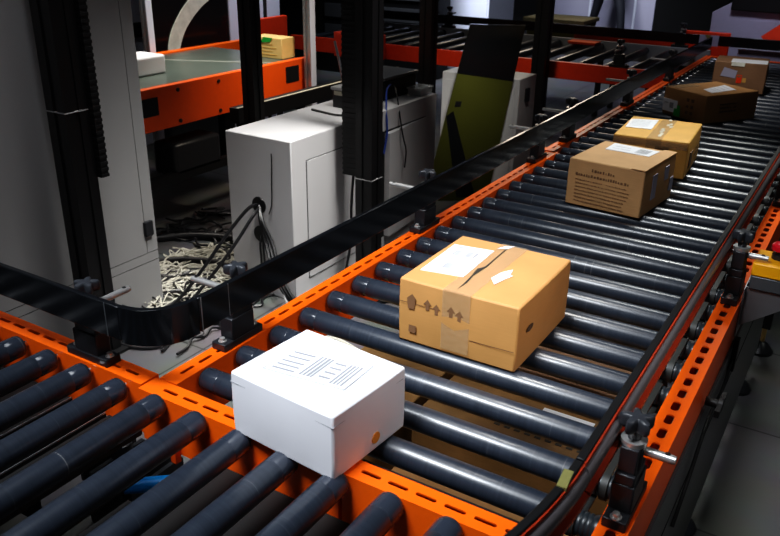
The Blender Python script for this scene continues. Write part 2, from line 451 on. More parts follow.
# ---- the foreground conveyor across the end
convB = thing('roller_conveyor', 'foreground cross conveyor whose black rollers run toward the bottom left corner', 'conveyor', (-.1, -.45, F))
b = MB(); slot_rail(b, -1.35, -.037, .0125, 0, -.516); b.build('side_rail', M['orange'], convB)
b = MB(); slot_rail(b, -.031, .458, 0, 0, .036); b.build('side_rail', M['orange'], convB)
b = MB(); slot_rail(b, .466, .874, 0, 0, .511); b.build('side_rail', M['orange'], convB)
b = MB(); slot_rail(b, -1.35, .874, -.93, 0, .511); b.build('side_rail', M['orange'], convB)
BP = .1082; BX0 = .1375
base = Vector(convB.location); fr = None
for k in range(-13, 7):
    xx = BX0 + BP * k
    L = Vector((xx, -.027, RZ + .008 + H)) - base
    if fr is None: fr = first_roller(convB, L, -PI / 2, .876, False)
    else: dup_part(fr, convB, L)
ends = {-1: -.10, 0: -.19}
for k in range(-11, 6):
    xr = BX0 + BP * k + .045
    y1 = ends.get(k, -.026)
    b = MB(); b.box(xr - (.098 if k not in (-1, 0) else .072), xr, -.90, y1, -.112, -.10)
    o = b.build('cover_slat', M['dark_inside'], convB)
    b = MB(); b.box(xr - .0022, xr, -.90, y1, -.0999, -.0965); b.build('lit_slat_edge', M['alu'], o)  # pale strip drawn for the lit edge of the slat
for k in range(-12, 6):    # hanger tabs under the roller ends
    xr = BX0 + BP * k
    if k in (-1, 0, 1): 
        b = MB(); b.box(xr + .030, xr + .046, -.040, -.0245, -.135, -.06); b.build('hanger_tab', M['orange_deep'], convB, bevel=.002)
for x_, y_ in ((-.55, .0), (.42, .0), (-.55, -.9), (.86, -.9)): conveyor_leg(convB, x_, y_)
# drive unit hanging under it, with ribbed housing and a blue hose end
dm = thing('drive_unit', 'black ribbed drive unit below the foreground rollers, beside the blue tube', 'motor', (-.34, .20, F))
b = MB(); b.box(-.50, -.27, .13, .29, F, F + .16); b.build('housing', M['dark_inside'], dm, bevel=.01)
b = MB()
for q in range(6): b.box(-.49 + q * .037, -.477 + q * .037, .12, .30, F + .16, F + .20)
b.build('cooling_fins', M['black_plastic'], dm)
b = MB(); b.lathe([(F + .16, .03), (F + .24, .03), (F + .245, .02), (F + .30, .02)], (-.44, .22, 0), n=16); b.build('terminal_post', M['black_plastic'], dm)
b = MB()
pr = [(-.302, .111, F + .225), (-.27, .138, F + .225), (-.20, .196, F + .225)]
b.tube(pr, .020, 18); o = b.build('blue_tube', M['blue'])
tag(o, 'short bright blue tube lying on the drive unit under the foreground rollers', 'tube')
# ------------------------------------------------------------------ guide rails (bar section: inner face .047 in from the slot line)
GZ0, GZ1 = .101, .176
gl = thing('guide_rail', 'glossy black guide rail bent around the left corner and following the main conveyor', 'guide rail', (-.1, .1, .1))
def arc(cx, cy, r, a0, a1, n=14): return [(cx + r * math.cos(math.radians(a0 + (a1 - a0) * k / n)), cy + r * math.sin(math.radians(a0 + (a1 - a0) * k / n))) for k in range(n + 1)]
R0 = .10; cx, cy = .047 - R0, -.029 + R0
# inner face path: along X, arc, then along Y at x=.047
b = MB(); b.bar([(-1.36, -.029), (-.8, -.029), (cx - .003, -.029)], 0, .013, GZ0, GZ1); b.build('straight_bar', M['black_gloss'], gl, bevel=.0025)
b = MB(); b.bar([(cx - .001, -.029)] + arc(cx, cy, R0, -90, 0) + [(.047, cy + .012)], 0, .013, GZ0 - .002, GZ1 + .001); b.build('corner_bar', M['black_gloss'], gl, bevel=.0025)
b = MB(); b.box(.034, .047, cy + .014, 2.30, GZ0, GZ1); b.build('straight_bar', M['black_gloss'], gl, bevel=.0025)
b = MB(); b.box(.030, .043, 2.304, 5.1, GZ0, GZ1); b.build('straight_bar', M['black_gloss'], gl, bevel=.0025)
b = MB(); b.box(.0465, .0474, .090, .0925, GZ0 + .001, GZ1); b.build('joint_line', M['alu'], gl)
b = MB(); b.box(.0465, .0472, .170, .1712, GZ0 + .001, GZ1); b.build('joint_line', M['alu'], gl)
b = MB(); b.box(-.094, -.0925, -.0296, -.0286, GZ0 + .001, GZ1); b.build('joint_line', M['alu'], gl)

gr = thing('guide_rail', 'guide rail with polished outer strip along the right side of the conveyor', 'guide rail', (.86, .5, .1))
RX = .853
path_s = [(RX, 0.0), (RX, 1.0), (RX, 2.0), (RX, 3.2), (RX, 5.2)]
R1 = .85
path_c = [(RX - R1 + R1 * math.cos(math.radians(t_)), -.004 + R1 * math.sin(math.radians(t_))) for t_ in range(-46, 1, 2)]
def guide_piece(path):
    q = MB(); q.bar(path, -.013, 0, GZ0, GZ1); bar = q.build('wear_strip', M['black_matte'], gr, bevel=.002)
    n = 9; P = [Vector((p[0], p[1])) for p in path]; rg = []; r1 = []; r2 = []
    for i, p in enumerate(P):
        a = P[max(i - 1, 0)]; c = P[min(i + 1, len(P) - 1)]; t = (c - a).normalized(); nr = Vector((t.y, -t.x))
        def pt(w, z): v = p + nr * w; return (v.x, v.y, z)
        prof = [pt(.0125 + .012 * math.sin(PI * k / n), .1475 - .0175 * math.cos(PI * k / n)) for k in range(n + 1)]
        rg.append(prof)
        r1.append([pt(.0125, .1665), pt(.0165, .1665), pt(.0155, .1715), pt(.0125, .1725)])
        r2.append([pt(.0125, .117), pt(.027, .117), pt(.027, .124), pt(.0125, .129)])
    q = MB(); q.rings(rg); q.build('polished_strip', M['dark_metal'], bar)
    q = MB(); q.rings(r1); q.rings(r2); q.build('red_reflection_strip', M['red_edge'], bar)  # red strips stand for the orange rail's reflection along the bar
guide_piece(path_s); guide_piece(path_c)
b = MB(); b.bar([(RX - .0005, -.075 ), (RX - .004, -.035)], -.0132, .0005, GZ1 - .012, GZ1 + .0012)
b.build('tape_patch', M['yellow_tape'], gr)

# ------------------------------------------------------------------ clamp brackets holding the guide rails (built for the left side: bar toward +X, rod out to -X)
def make_bracket(label, loc, rz, rod_out=.064, rod_in=.034):
    t = thing('guide_bracket', label, 'bracket', (loc[0], loc[1], 0), rz, 'clamp brackets holding the guide rails')
    b = MB(); b.box(-.019, .019, -.064, .062, 0, .018); b.build('base_plate', M['black_plastic'], t, bevel=.002, local=True)
    b = MB(); b.lathe([(.018, .0095), (.0195, .0095), (.0195, .006), (.026, .006), (.0265, .004)], (0, -.05, 0), n=14); b.build('bolt', M['rod'], t, local=True)
    b = MB(); b.lathe([(.018, .0095), (.0195, .0095), (.0195, .006), (.026, .006), (.0265, .004)], (0, .052, 0), n=14); b.build('bolt', M['rod'], t, local=True)
    b = MB(); b.box(-.018, .018, -.036, .036, .018, .068); b.box(-.016, .016, -.029, .036, .068, .087); b.build('block', M['black_plastic'], t, bevel=.0025, local=True)
    b = MB(); b.lathe([(.087, .010), (.089, .010), (.089, .0065), (.0875, .004)], (0, -.018, 0), n=14); b.build('socket_screw', M['rod'], t, local=True)
    b = MB(); b.lathe([(.087, .0175), (.128, .0175), (.130, .016)], (0, .008, 0), n=20); b.box(-.014, .014, -.006, .030, .087, .132); b.build('post', M['black_plastic'], t, bevel=.0015, local=True)
    b = MB(); b.lathe([(.132, .0195), (.138, .0205), (.141, .0205), (.141, .014)], (0, .008, 0), n=24); b.build('collar', M['rod'], t, local=True)
    k = MB(); rg = []
    for z, sc in ((.155, .55), (.158, .9), (.163, 1.), (.175, 1.), (.179, .92), (.181, .7)):
        ring = []
        for q in range(50):
            a = 2 * PI * q / 50; r = .0205 + .0075 * math.cos(5 * a)
            ring.append((r * sc * math.cos(a), .008 + r * sc * math.sin(a), z))
        rg.append(ring)
    k.rings(rg); k.lathe([(.138, .010), (.158, .012)], (0, .008, 0), n=14)
    k.build('star_knob', M['knob'], t, local=True)
    r = MB(); r.lathe([(rod_in, .0075), (-rod_out + .004, .0075), (-rod_out + .0035, .0065), (-rod_out, .0065)], (0, 0, .118), axis=0, n=16)
    ro = r.build('clamp_rod', M['rod'], t, local=True)
    r = MB(); r.lathe([(.1256, .0045), (.1259, .0045)], (-rod_out + .013, 0, 0), n=12); r.build('pin_hole', M['dark_inside'], ro, local=True)
    return t
K0 = make_bracket('clamp bracket with grey star knob just after the bend of the left guide rail', (0, .240), 0, .128)
G_ = K0['group']
dup(K0, (-.002, 1.10, 0), 0, 'clamp bracket on the left rail beside the large brown carton with the white label', G_)
dup(K0, (-.008, 2.03, 0), 0, 'clamp bracket on the left rail just before the joint of the two conveyor sections', G_)
dup(K0, (-.020, 2.42, 0), 0, 'clamp bracket on the left rail just past the joint of the two conveyor sections', G_)
dup(K0, (-.020, 3.33, 0), 0, 'clamp bracket on the far left rail where the red cross conveyor passes behind', G_)
dup(K0, (-.020, 4.22, 0), 0, 'farthest clamp bracket on the left rail, beyond the red cross conveyor side', G_)
KB = make_bracket('clamp bracket on the foreground conveyor rail in front of the black post', (-.205, .0125), -PI / 2, .112, .028)
KR = make_bracket('nearest clamp bracket on the right rail, at the bottom right', (.9, .152), PI)
dup(KR, (.9, 1.10, 0), PI, 'clamp bracket on the right rail beside the emergency stop box', G_)
dup(KR, (.9, 2.0, 0), PI, 'clamp bracket at the right picture edge beyond the emergency stop box', G_)

# aluminium channel lying under the clamp rods behind the left guide rail
ch = thing('cable_channel', 'slim aluminium edged black channel running behind the left guide rail under the clamp rods', 'channel', (-.05, 1.5, .09))
b = MB(); b.box(-.060, -.028, 1.0, 2.10, .098, .112); b.build('channel_body', M['black_matte'], ch)
b = MB(); b.box(-.060, -.056, 1.0, 2.10, .1121, .1138); b.box(-.036, -.028, 1.0, 2.10, .1121, .1138); b.build('channel_lips', M['alu'], ch)

# ------------------------------------------------------------------ cartons on the rollers
ZR = .0045   # top of the rollers
def carton_root(name, label, cx_, cy_, a, group=None):
    return thing(name, label, 'box', (cx_, cy_, ZR), a, group)
def carton_body(t, w, d, h, m, sag=.004, name='carton_body', bev=.004):
    """closed box with slightly bowed walls and a visible flap seam"""
    g = MB(); n = 6
    def side(u, v): return u, v
    rg = []
    for z, s in ((0, 1.), (h * .25, 1.004), (h * .55, 1.006), (h * .85, 1.003), (h, .998)):
        ring = []
        for (u0, v0, u1, v1) in ((-.5, -.5, .5, -.5), (.5, -.5, .5, .5), (.5, .5, -.5, .5), (-.5, .5, -.5, -.5)):
            for k in range(n):
                f = k / n; bow = sag * math.sin(PI * f) * (math.sin(PI * z / h) + .15)
                u, v = u0 + (u1 - u0) * f, v0 + (v1 - v0) * f
                nx, ny = (0, -1) if v0 == v1 == -.5 else (1, 0) if u0 == u1 == .5 else (0, 1) if v0 == v1 else (-1, 0)
                ring.append((u * w * s + nx * bow, v * d * s + ny * bow, z))
        rg.append(ring)
    g.rings(rg)
    return g.build(name, m, t, bevel=bev, local=True)
def top_q(g, q, z): g.add([(u, v, z) for u, v in q], [(0, 1, 2, 3)])
def lerp_q(q, u0, u1, v0, v1):
    a, b_, c, d = [Vector(p) for p in q]      # a near-left, b far-left, c far-right, d near-right
    def P(u, v): return tuple((a * (1 - u) + d * u) * (1 - v) + (b_ * (1 - u) + c * u) * v)
    return [P(u0, v0), P(u0, v1), P(u1, v1), P(u1, v0)]
def label_top(t, q, z, bars, name='shipping_label', blocks=()):
    g = MB(); a = [(p[0], p[1], z + .0012) for p in q]; lo = [(p[0], p[1], z - .001) for p in q]
    g.hexa(lo, a)
    g.cur = 1
    for (u0, u1, v0, v1, n) in bars:
        for k in range(n):
            w = (u1 - u0) / n
            fill = .45 + .35 * random.random()
            top_q(g, [(p[0], p[1]) for p in lerp_q([(p[0], p[1], 0) for p in q], u0 + w * k, u0 + w * (k + fill), v0, v1)], z + .0016)
    for (u0, u1, v0, v1) in blocks:
        top_q(g, [(p[0], p[1]) for p in lerp_q([(p[0], p[1], 0) for p in q], u0, u1, v0, v1)], z + .0016)
    return g.build(name, [M['paper'], M['ink']], t, local=True, smooth=False)

# 1 white carton
w, d, h = .237, .203, .128
t = carton_root('white_carton', 'white carton with a printed label on top, straddling the slotted end beam', .362, .056, -.085)
carton_body(t, w, d, h, M['white_card'], .003)
label_top(t, [(-.078, -.062), (-.084, .032), (.074, .064), (.083, -.030)], h + .0005, [(.40, .58, .12, .88, 4), (.78, .95, .1, .85, 4)], blocks=[(.06, .34, y_, y_ + .055) for y_ in (.12, .27, .42, .6, .78)] + [(.61, .75, y_, y_ + .06) for y_ in (.2, .38, .56, .74)] + [(.0, 1, .0, .015), (0, 1, .985, 1), (0, .01, 0, 1), (.99, 1, 0, 1)])
b = MB(); b.box(-w / 2 - .0012, w / 2 + .0012, -d / 2 - .0012, d / 2 + .0012, h - .021, h - .0205); o = b.build('lid_edge', M['ink'], t, local=True)
b = MB(); b.lathe([(w / 2 + .002, .011), (w / 2 + .0042, .011)], (0, .010, .028), axis=0, n=18); b.build('round_sticker', M['orange_sticker'], t, local=True)

# helpers for marks on the vertical faces
def front_rects(t, d, rects, m, name, off=.0045):
    for (u0, u1, z0, z1) in rects:
        g = MB(); g.box(u0, u1, -d / 2 - off - .0006, -d / 2 - off + .004, z0, z1); g.build(name, m, t, local=True, smooth=False)
def right_rects(t, w, rects, m, name, off=.0045):
    for (v0, v1, z0, z1) in rects:
        g = MB(); g.box(w / 2 + off - .004, w / 2 + off + .0006, v0, v1, z0, z1); g.build(name, m, t, local=True, smooth=False)
def tape_band(t, w, d, h, u0, u1, down=.08, back=True):
    g = MB(); e = .0048
    g.add([(u0, -d / 2 - e, h - down), (u1, -d / 2 - e, h - down), (u1, -d / 2 - e, h + .001), (u0, -d / 2 - e, h + .001), (u0, d / 2, h + .001), (u1, d / 2, h + .001)],
          [(0, 1, 2, 3), (3, 2, 5, 4)])
    return g.build('packing_tape', M['tape'], t, local=True, smooth=False)
def arrow_sym(g, u, z, s, y):     # a small up-arrow handling mark
    g.add([(u - s * .18, y, z), (u + s * .18, y, z), (u + s * .18, y, z + s * .55), (u - s * .18, y, z + s * .55)], [(0, 1, 2, 3)])
    g.add([(u - s * .45, y, z + s * .5), (u + s * .45, y, z + s * .5), (u, y, z + s)], [(0, 1, 2)])

# 2 big brown carton
w, d, h = .281, .305, .151
t = carton_root('cardboard_box', 'large kraft carton with a wide white label beside its split top seam', .444, .586, .002)
carton_body(t, w, d, h, M['card_light'])
label_top(t, [(-.122, -.094), (-.128, .084), (-.030, .098), (-.024, -.077)], h + .0005, [(.22, .78, .62, .82, 9), (.35, .85, .16, .36, 9)], blocks=[(.1, .6, .48, .51), (.1, .5, .9, .93)])
tape_band(t, w, d, h, -.032, .034, .14)
g = MB(); g.add([(-.006, -.14, h + .0016), (-.003, -.10, h + .0016), (-.008, -.06, h + .0016), (-.004, .0, h + .0016), (-.010, .15, h + .0016), (-.013, .15, h + .0016), (-.008, .0, h + .0016), (-.018, -.02, h + .0016), (-.012, -.06, h + .0016), (-.008, -.10, h + .0016)], [(0, 1, 2, 3, 4, 5, 6, 7, 8, 9)]); g.build('top_seam', M['ink_black'], t, local=True, smooth=False)
g = MB(); g.add([(.030, -.050, h + .0018), (.036, -.010, h + .0018), (.052, .020, h + .0018), (.058, -.010, h + .0018), (.066, -.014, h + .0018), (.058, -.040, h + .0018), (.050, -.078, h + .0018)], [(0, 1, 2, 3, 4, 5, 6)]); g.build('torn_paper_patch', M['paper'], t, local=True, smooth=False)
g = MB(); g.add([(-.03, .115, h + .0018), (-.02, .140, h + .0018), (.0, .150, h + .0018), (-.008, .125, h + .0018)], [(0, 1, 2, 3)])
g.build('torn_paper_patch', M['paper'], t, local=True, smooth=False)
yy = -d / 2 - .0052
def flat_part(pts, name, m, parent):
    q = MB(); q.add(pts, [tuple(range(len(pts)))]); return q.build(name, m, parent, local=True, smooth=False)
flat_part([(-.115, yy, .085), (-.100, yy, .085), (-.096, yy, .112), (-.105, yy, .122), (-.118, yy, .110)], 'handling_mark', M['ink_soft'], t)
for u, z in ((-.067, .092), (-.045, .086), (-.010, .090), (.010, .085)):
    sz = .026
    flat_part([(u - sz * .16, yy, z), (u + sz * .16, yy, z), (u + sz * .16, yy, z + sz * .5), (u + sz * .40, yy, z + sz * .5), (u, yy, z + sz), (u - sz * .40, yy, z + sz * .5), (u - sz * .16, yy, z + sz * .5)], 'handling_mark', M['ink_soft'], t)
flat_part([(-.112, yy, .028), (-.094, yy, .028), (-.094, yy, .046), (-.112, yy, .046)], 'handling_mark', M['ink_soft'], t)
yy = -d / 2 - .0050
flat_part([(.035, yy, .048), (.138, yy, .050), (.138, yy, .0515), (.035, yy, .0495)], 'crease', M['ink_dark'], t)
flat_part([(-.138, yy, .098), (-.04, yy, .099), (-.04, yy, .1005), (-.138, yy, .0995)], 'crease', M['ink_dark'], t)
g = MB(); ring = []
for k in range(12):
    a = 2 * PI * k / 12; ring.append((w / 2 + .0052, -.095 + .018 * math.cos(a), .085 + .008 * math.sin(a)))
g.add(ring, [tuple(range(12))]); g.build('hand_hole', M['ink_dark'], t, local=True, smooth=False)

# 3 tan carton with print
w, d, h = .258, .293, .157
t = carton_root('cardboard_box', 'tan carton with blurred lines of dark print over its whole front face', .424, 1.696, -.094)
carton_body(t, w, d, h, M['card_tan'])
label_top(t, [(-.080, .033), (-.086, .130), (.080, .118), (.074, .031)], h + .0005, [(.62, .9, .2, .8, 9)], blocks=[(.1, .5, .3, .33), (.1, .45, .6, .63)])
b = MB(); b.box(.085, .131, -.15, .145, h + .0002, h + .0035); b.build('loose_flap', M['card_tan'], t, local=True, bevel=.001)
b = MB(); b.box(.0835, .0850, -.15, .145, h, h + .0010); b.build('flap_gap', M['ink_black'], t, local=True)
def text_rows(rows, y, off=.0052):
    g = MB()
    for (u0, u1, z, hh) in rows:
        u = u0
        while u < u1:
            lw = hh * random.uniform(.4, .9); z_ = z + (u - u0) * -.03
            top = z_ + hh * random.uniform(.7, 1.1)
            g.add([(u, y - off, z_), (u + lw, y - off, z_), (u + lw, y - off, top), (u, y - off, top)], [(0, 1, 2, 3)])
            u += lw + hh * random.uniform(.25, .5)
    return g
g = text_rows([(-.045, .030, .124, .009), (-.100, .085, .106, .009)], -d / 2); g.build('printed_heading', M['ink_soft'], t, local=True, smooth=False)
g = text_rows([(-.098, .078 + .01 * math.sin(k), .090 - .012 * k, .0042) for k in range(7)], -d / 2); g.build('printed_lines', M['ink_soft'], t, local=True, smooth=False)
right_rects(t, w, [(-.075, -.035, .045, .128), (.035, .075, .085, .132), (.10, .135, .035, .08)], M['lilac'], 'side_label')

# 4 golden carton
w, d, h = .274, .356, .140
t = carton_root('cardboard_box', 'golden brown taped carton with a cream label, right behind the tan printed one', .408, 2.231, .074)
carton_body(t, w, d, h, M['card_gold'])
label_top(t, [(-.122, -.042), (-.132, .110), (-.028, .146), (-.024, -.035)], h + .0005, [], blocks=[(.1, .8, y_, y_ + .02) for y_ in (.2, .35, .5, .65, .8)])
tape_band(t, w, d, h, -.015, .040, .06)
g = MB(); g.box(-.135, .135, -d / 2 - .0052, -d / 2 - .003, h - .03, h - .006); g.build('packing_tape', M['tape'], t, local=True, smooth=False)
g = MB()
for k in range(9): 
    u = -.012 + random.uniform(0, .045); v = random.uniform(-.15, .15); g.box(u, u + .012, v, v + .03, h + .0012, h + .0018)
g.build('tape_crumple', M['beige'], t, local=True, smooth=False)
g = MB(); yy = -d / 2 - .0050; g.add([(.02, yy, .085), (.07, yy, .085), (.07, yy, .115), (.02, yy, .118)], [(0, 1, 2, 3)]); g.build('dark_mark', M['ink_dark'], t, local=True, smooth=False)
right_rects(t, w, [(-.12, -.06, .03, .09), (.0, .10, .05, .056), (.0, .1, .07, .076)], M['ink_dark'], 'side_print')

# 5 skewed brown carton
w, d, h = .270, .345, .137
t = carton_root('cardboard_box', 'dark brown carton turned askew, green sticker and white label on its end', .402, 3.267, -.571)
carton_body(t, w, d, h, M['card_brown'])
label_top(t, [(.012, -.069), (-.037, .125), (.080, .078), (.100, -.105)], h + .0005, [], blocks=[(.1, .8, y_, y_ + .02) for y_ in (.25, .4, .6, .8)])
lb = front_rects(t, d, [(-.130, -.034, .020, .080)], M['paper'], 'end_label')
front_rects(t, d, [(-.085, -.060, .040, .066), (-.118, -.095, .06, .064)], M['ink'], 'label_print', .0053)
front_rects(t, d, [(-.052, -.012, -.0 + .006, .042), (-.034, -.016, .038, .060)], M['green'], 'green_sticker', .0056)
front_rects(t, d, [(.02 + .03 * i, .036 + .03 * i, .03 + .03 * j, .045 + .03 * j) for i in range(2) for j in range(3)], M['ink_dark'], 'handling_mark')
right_rects(t, w, [(-.08, .03, .085 - .018 * k, .093 - .018 * k) for k in range(3)], M['ink_dark'], 'side_print')
g = MB(); g.box(-.13, -.06, -.17, .0, h + .0005, h + .001); g.build('packing_tape', M['tape'], t, local=True, smooth=False)

# 6 farthest carton
w, d, h = .279, .250, .168
t = carton_root('cardboard_box', 'tall dark carton with shiny tape across its top edge, farthest on the rollers', .399, 4.13, .10)
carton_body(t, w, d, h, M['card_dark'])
g = MB(); g.box(-.055, .135, -d / 2 + .0, .02, h + .0003, h + .0010); g.build('packing_tape', M['paper'], t, local=True, smooth=False)
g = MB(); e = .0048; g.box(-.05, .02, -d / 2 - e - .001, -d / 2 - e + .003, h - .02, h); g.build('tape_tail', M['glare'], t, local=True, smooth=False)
lb = MB(); yy = -d / 2 - .0054; lb.add([(-.100, yy, .088), (-.020, yy, .080), (-.012, yy, .122), (-.085, yy, .138)], [(0, 1, 2, 3)]); lb.build('end_label', M['lilac'], t, local=True, smooth=False)
front_rects(t, d, [(-.012, .016, .055, .10)], M['red'], 'red_mark'); front_rects(t, d, [(.02, .04, .06, .085)], M['card_gold'], 'yellow_mark')

# ------------------------------------------------------------------ cartons stored under the rollers
def low_box(label, x0, x1, y0, y1, z1, m, extra=None):
    t = thing('storage_carton', label, 'box', ((x0 + x1) / 2, (y0 + y1) / 2, F), 0, 'cartons stored under the rollers')
    b = MB(); b.box(x0, x1, y0, y1, F, z1); b.build('carton_body', m, t, bevel=.004)
    return t
t = low_box('brown carton on the floor seen between the rollers, with black lettering and white labels', .24, .80, .62, .98, -.33, M['card_floor'])
b = MB()
for k in range(9): b.box(.44 + k * .028, .456 + k * .028, .70, .718, -.3296, -.3285)
b.build('printed_lettering', M['ink_black'], t)
b = MB(); b.box(.525, .665, .80, .842, -.3296, -.328); b.build('white_label', M['paper'], t)
b = MB(); b.box(.54, .64, .948, .976, -.3296, -.328); b.build('white_label', M['paper'], t)
t = low_box('brown carton on the floor below the white carton, left of the marked kraft one', -.10, .19, .42, .98, -.36, M['card_floor'])
t = low_box('long carton on the floor under the large kraft carton', .10, .75, 1.02, 1.32, -.34, M['card_dark'])
b = MB(); b.box(.42, .60, 1.05, 1.09, -.3396, -.338); b.build('white_label', M['paper'], t)
t = low_box('low brown carton on the floor next to the slotted end beam', .24, .84, .28, .58, -.44, M['card_brown'])

# ------------------------------------------------------------------ emergency stop box
es = thing('emergency_stop', 'yellow emergency stop box with red button beside the right rail', 'switch', (.985, 1.15, F))
b = MB(); b.box(.932, 1.036, 1.09, 1.20, .070, .105); b.build('yellow_cover', M['yellow'], es, bevel=.004)
b = MB(); b.box(.933, 1.035, 1.091, 1.199, .034, .0698); b.build('grey_base', M['panel_dark'], es, bevel=.003)
b = MB(); b.lathe([(.105, .020), (.116, .020), (.116, .014), (.126, .014)], (.985, 1.155, 0), n=20); sh = b.build('button_shaft', M['black_plastic'], es)
b = MB(); b.lathe([(.126, .018), (.129, .024), (.140, .024), (.145, .019), (.147, .008)], (.985, 1.155, 0), n=24); b.build('red_button', M['red_button'], es)
b = MB(); b.prism([(.928, .034), (1.03, .034), (1.03, .0), (.95, -.06), (.928, -.075)], 1, 1.10, 1.104); b.box(.925, .928, 1.08, 1.2, -.1, .034); b.build('bracket_plate', M['alu'], es)
b = MB(); b.tube(smooth_path([(.96, 1.2, .05), (.955, 1.25, .04), (.94, 1.28, -.02), (.934, 1.3, -.10)]), .005, 8); b.build('cable', M['cable_black'], es)

# ------------------------------------------------------------------ big grey cabinet at the left
gc = thing('grey_cabinet', 'tall grey metal cabinet with a black latch at the left edge', 'cabinet', (-1.75, .3, F))
b = MB(); b.box(-2.1, -1.406, -1.4, 1.255, F, 1.6); b.build('cabinet_body', M['grey_dark'], gc)
b = MB(); b.box(-1.407, -1.402, -1.4, 1.202, -.442, 1.6); b.box(-2.1, -1.4075, 1.2555, 1.26, -.442, 1.6); b.box(-2.1, -1.402, 1.205, 1.2615, -.442, 1.6)
dr = b.build('front_panel', M['grey_paint'], gc)
b = MB(); b.box(-1.402, -1.386, 1.195, 1.237, -.365, -.30); b.build('latch', M['black_plastic'], dr, bevel=.003)
b = MB(); b.box(-2.1, -1.402, -1.4, 1.2615, F, -.487); b.box(-2.1, -1.402, -1.4, 1.2615, -.483, -.446); b.build('plinth', M['grey_paint'], gc)

# ------------------------------------------------------------------ black posts
def post(label, x_, y_, wd, h=1.7, duct=None, group='black profile posts', seam=None):
    t = thing('profile_post', label, 'post', (x_, y_, F), 0, group)
    b = MB(); s = wd / 2; g = wd * .10; ins = .006
    poly = [(-s, -s), (-g, -s), (-g, -s + ins), (g, -s + ins), (g, -s), (s, -s), (s, -g), (s - ins, -g), (s - ins, g), (s, g), (s, s), (g, s), (g, s - ins), (-g, s - ins), (-g, s), (-s, s), (-s, g), (-s + ins, g), (-s + ins, -g), (-s, -g)]
    b.prism([(x_ + u, y_ + v) for u, v in poly], 2, F, h); b.build('profile', M['black_profile'], t)
    b = MB(); b.box(x_ - s - .03, x_ + s + .03, y_ - s - .03, y_ + s + .03, F, F + .012); b.build('base_plate', M['black_matte'], t)
    if duct:
        x0, x1, y0, y1, z0 = duct
        b = MB(); b.box(x0, x1, y0, y1, z0, h); z = z0
        k = 0
        while z < h - .02: 
            b.box(x0 - .002, x1 + .002, y0 - .002, y1 + .002, z, z + .011); z += .022
        b.build('slotted_duct', M['black_matte'], t)
    if seam is not None:
        b = MB(); b.box(x_ - s - .0015, x_ + s + .0015, y_ - s - .0015, y_ + s + .0015, seam, seam + .004); b.build('joint_ring', M['grey_paint'], t)
    return t
post('black profile post with slotted duct standing in front of the grey cabinet', -1.246, .80, .096, 1.7, (-1.222, -1.175, .849, .878, .02), seam=.26)
post('black profile post with hanging cables in front of the white control cabinet door', -.722, 1.888, .085, 1.7, (-.833, -.768, 1.850, 1.870, -.155), seam=-.165)
post('black profile post between the orange belt conveyor and the white control cabinet', -1.44, 1.976, .072)
post('black profile post behind the far end of the white control cabinet', -1.405, 3.63, .085)
post('black profile post right of the leaning olive panel', -.94, 4.415, .095)

# ------------------------------------------------------------------ white control cabinet
cc = thing('control_cabinet', 'white low control cabinet with cable holes in its side, behind the guide rail', 'cabinet', (-1.06, 2.16, F))
CX0, CX1, CY0, CY1, CZ = -1.239, -.885, 1.553, 2.80, .043
b = MB(); b.box(CX0, CX1, CY0, CY1, F, CZ); body = b.build('cabinet_body', M['white_paint'], cc, bevel=.004)
for (y0, y1, opn) in ((1.655, 2.13, 0), (2.262, 2.68, 1)):
    b = MB(); b.box(CX1 - .001, CX1 + .0008, y0 - .004, y1 + .004, -.60, -.056); b.build('door_gap', M['grey_dark'], body)
    b = MB()
    if not opn: b.box(CX1 + .0002, CX1 + .004, y0, y1, -.596, -.060)
    else: b.hexa([(CX1 + .0002, y0 + .018, -.596), (CX1 + .03, y0 + .018, -.596), (CX1 + .006, y1, -.596), (CX1 + .0002, y1, -.596)], [(CX1 + .0002, y0 + .018, -.066), (CX1 + .03, y0 + .018, -.066), (CX1 + .006, y1, -.060), (CX1 + .0002, y1, -.060)])
    b.build('cabinet_door', M['white_paint'], cc)
for hx, hz in ((-1.070, -.262), (-1.068, -.395)):
    b = MB(); b.lathe([(CY0 - .004, .036), (CY0 - .001, .038), (CY0 + .002, .038)], (hx, 0, hz), axis=1, n=24); b.build('cable_grommet', M['cable_black'], cc)
def cable(name, label, pts, r, m, n=6, seg=7, cat='cable', closed=False):
    b = MB(); b.tube(smooth_path(pts, seg, closed), r, n, closed); o = b.build(name, m); return tag(o, label, cat)
cable('thin_wire', 'thin dark wire hanging down the side of the white control cabinet above the cable holes', [(-.985, 1.548, -.02), (-.983, 1.546, -.06), (-.988, 1.546, -.14), (-.993, 1.546, -.24), (-1.01, 1.545, -.29)], .0025, M['cable_black'])
cable('power_cable', 'black cable looping from the upper cable hole down to the floor tangle, left one', [(-1.072, 1.55, -.26), (-1.09, 1.50, -.27), (-1.15, 1.42, -.38), (-1.22, 1.34, -.52), (-1.27, 1.22, -.64), (-1.31, 1.10, -.672)], .008, M['cable_black'])
cable('power_cable', 'black cable looping from the upper cable hole down to the floor tangle, right one', [(-1.065, 1.55, -.272), (-1.06, 1.49, -.30), (-1.10, 1.40, -.42), (-1.17, 1.30, -.56), (-1.22, 1.18, -.66), (-1.30, 1.00, -.673)], .008, M['cable_black'])
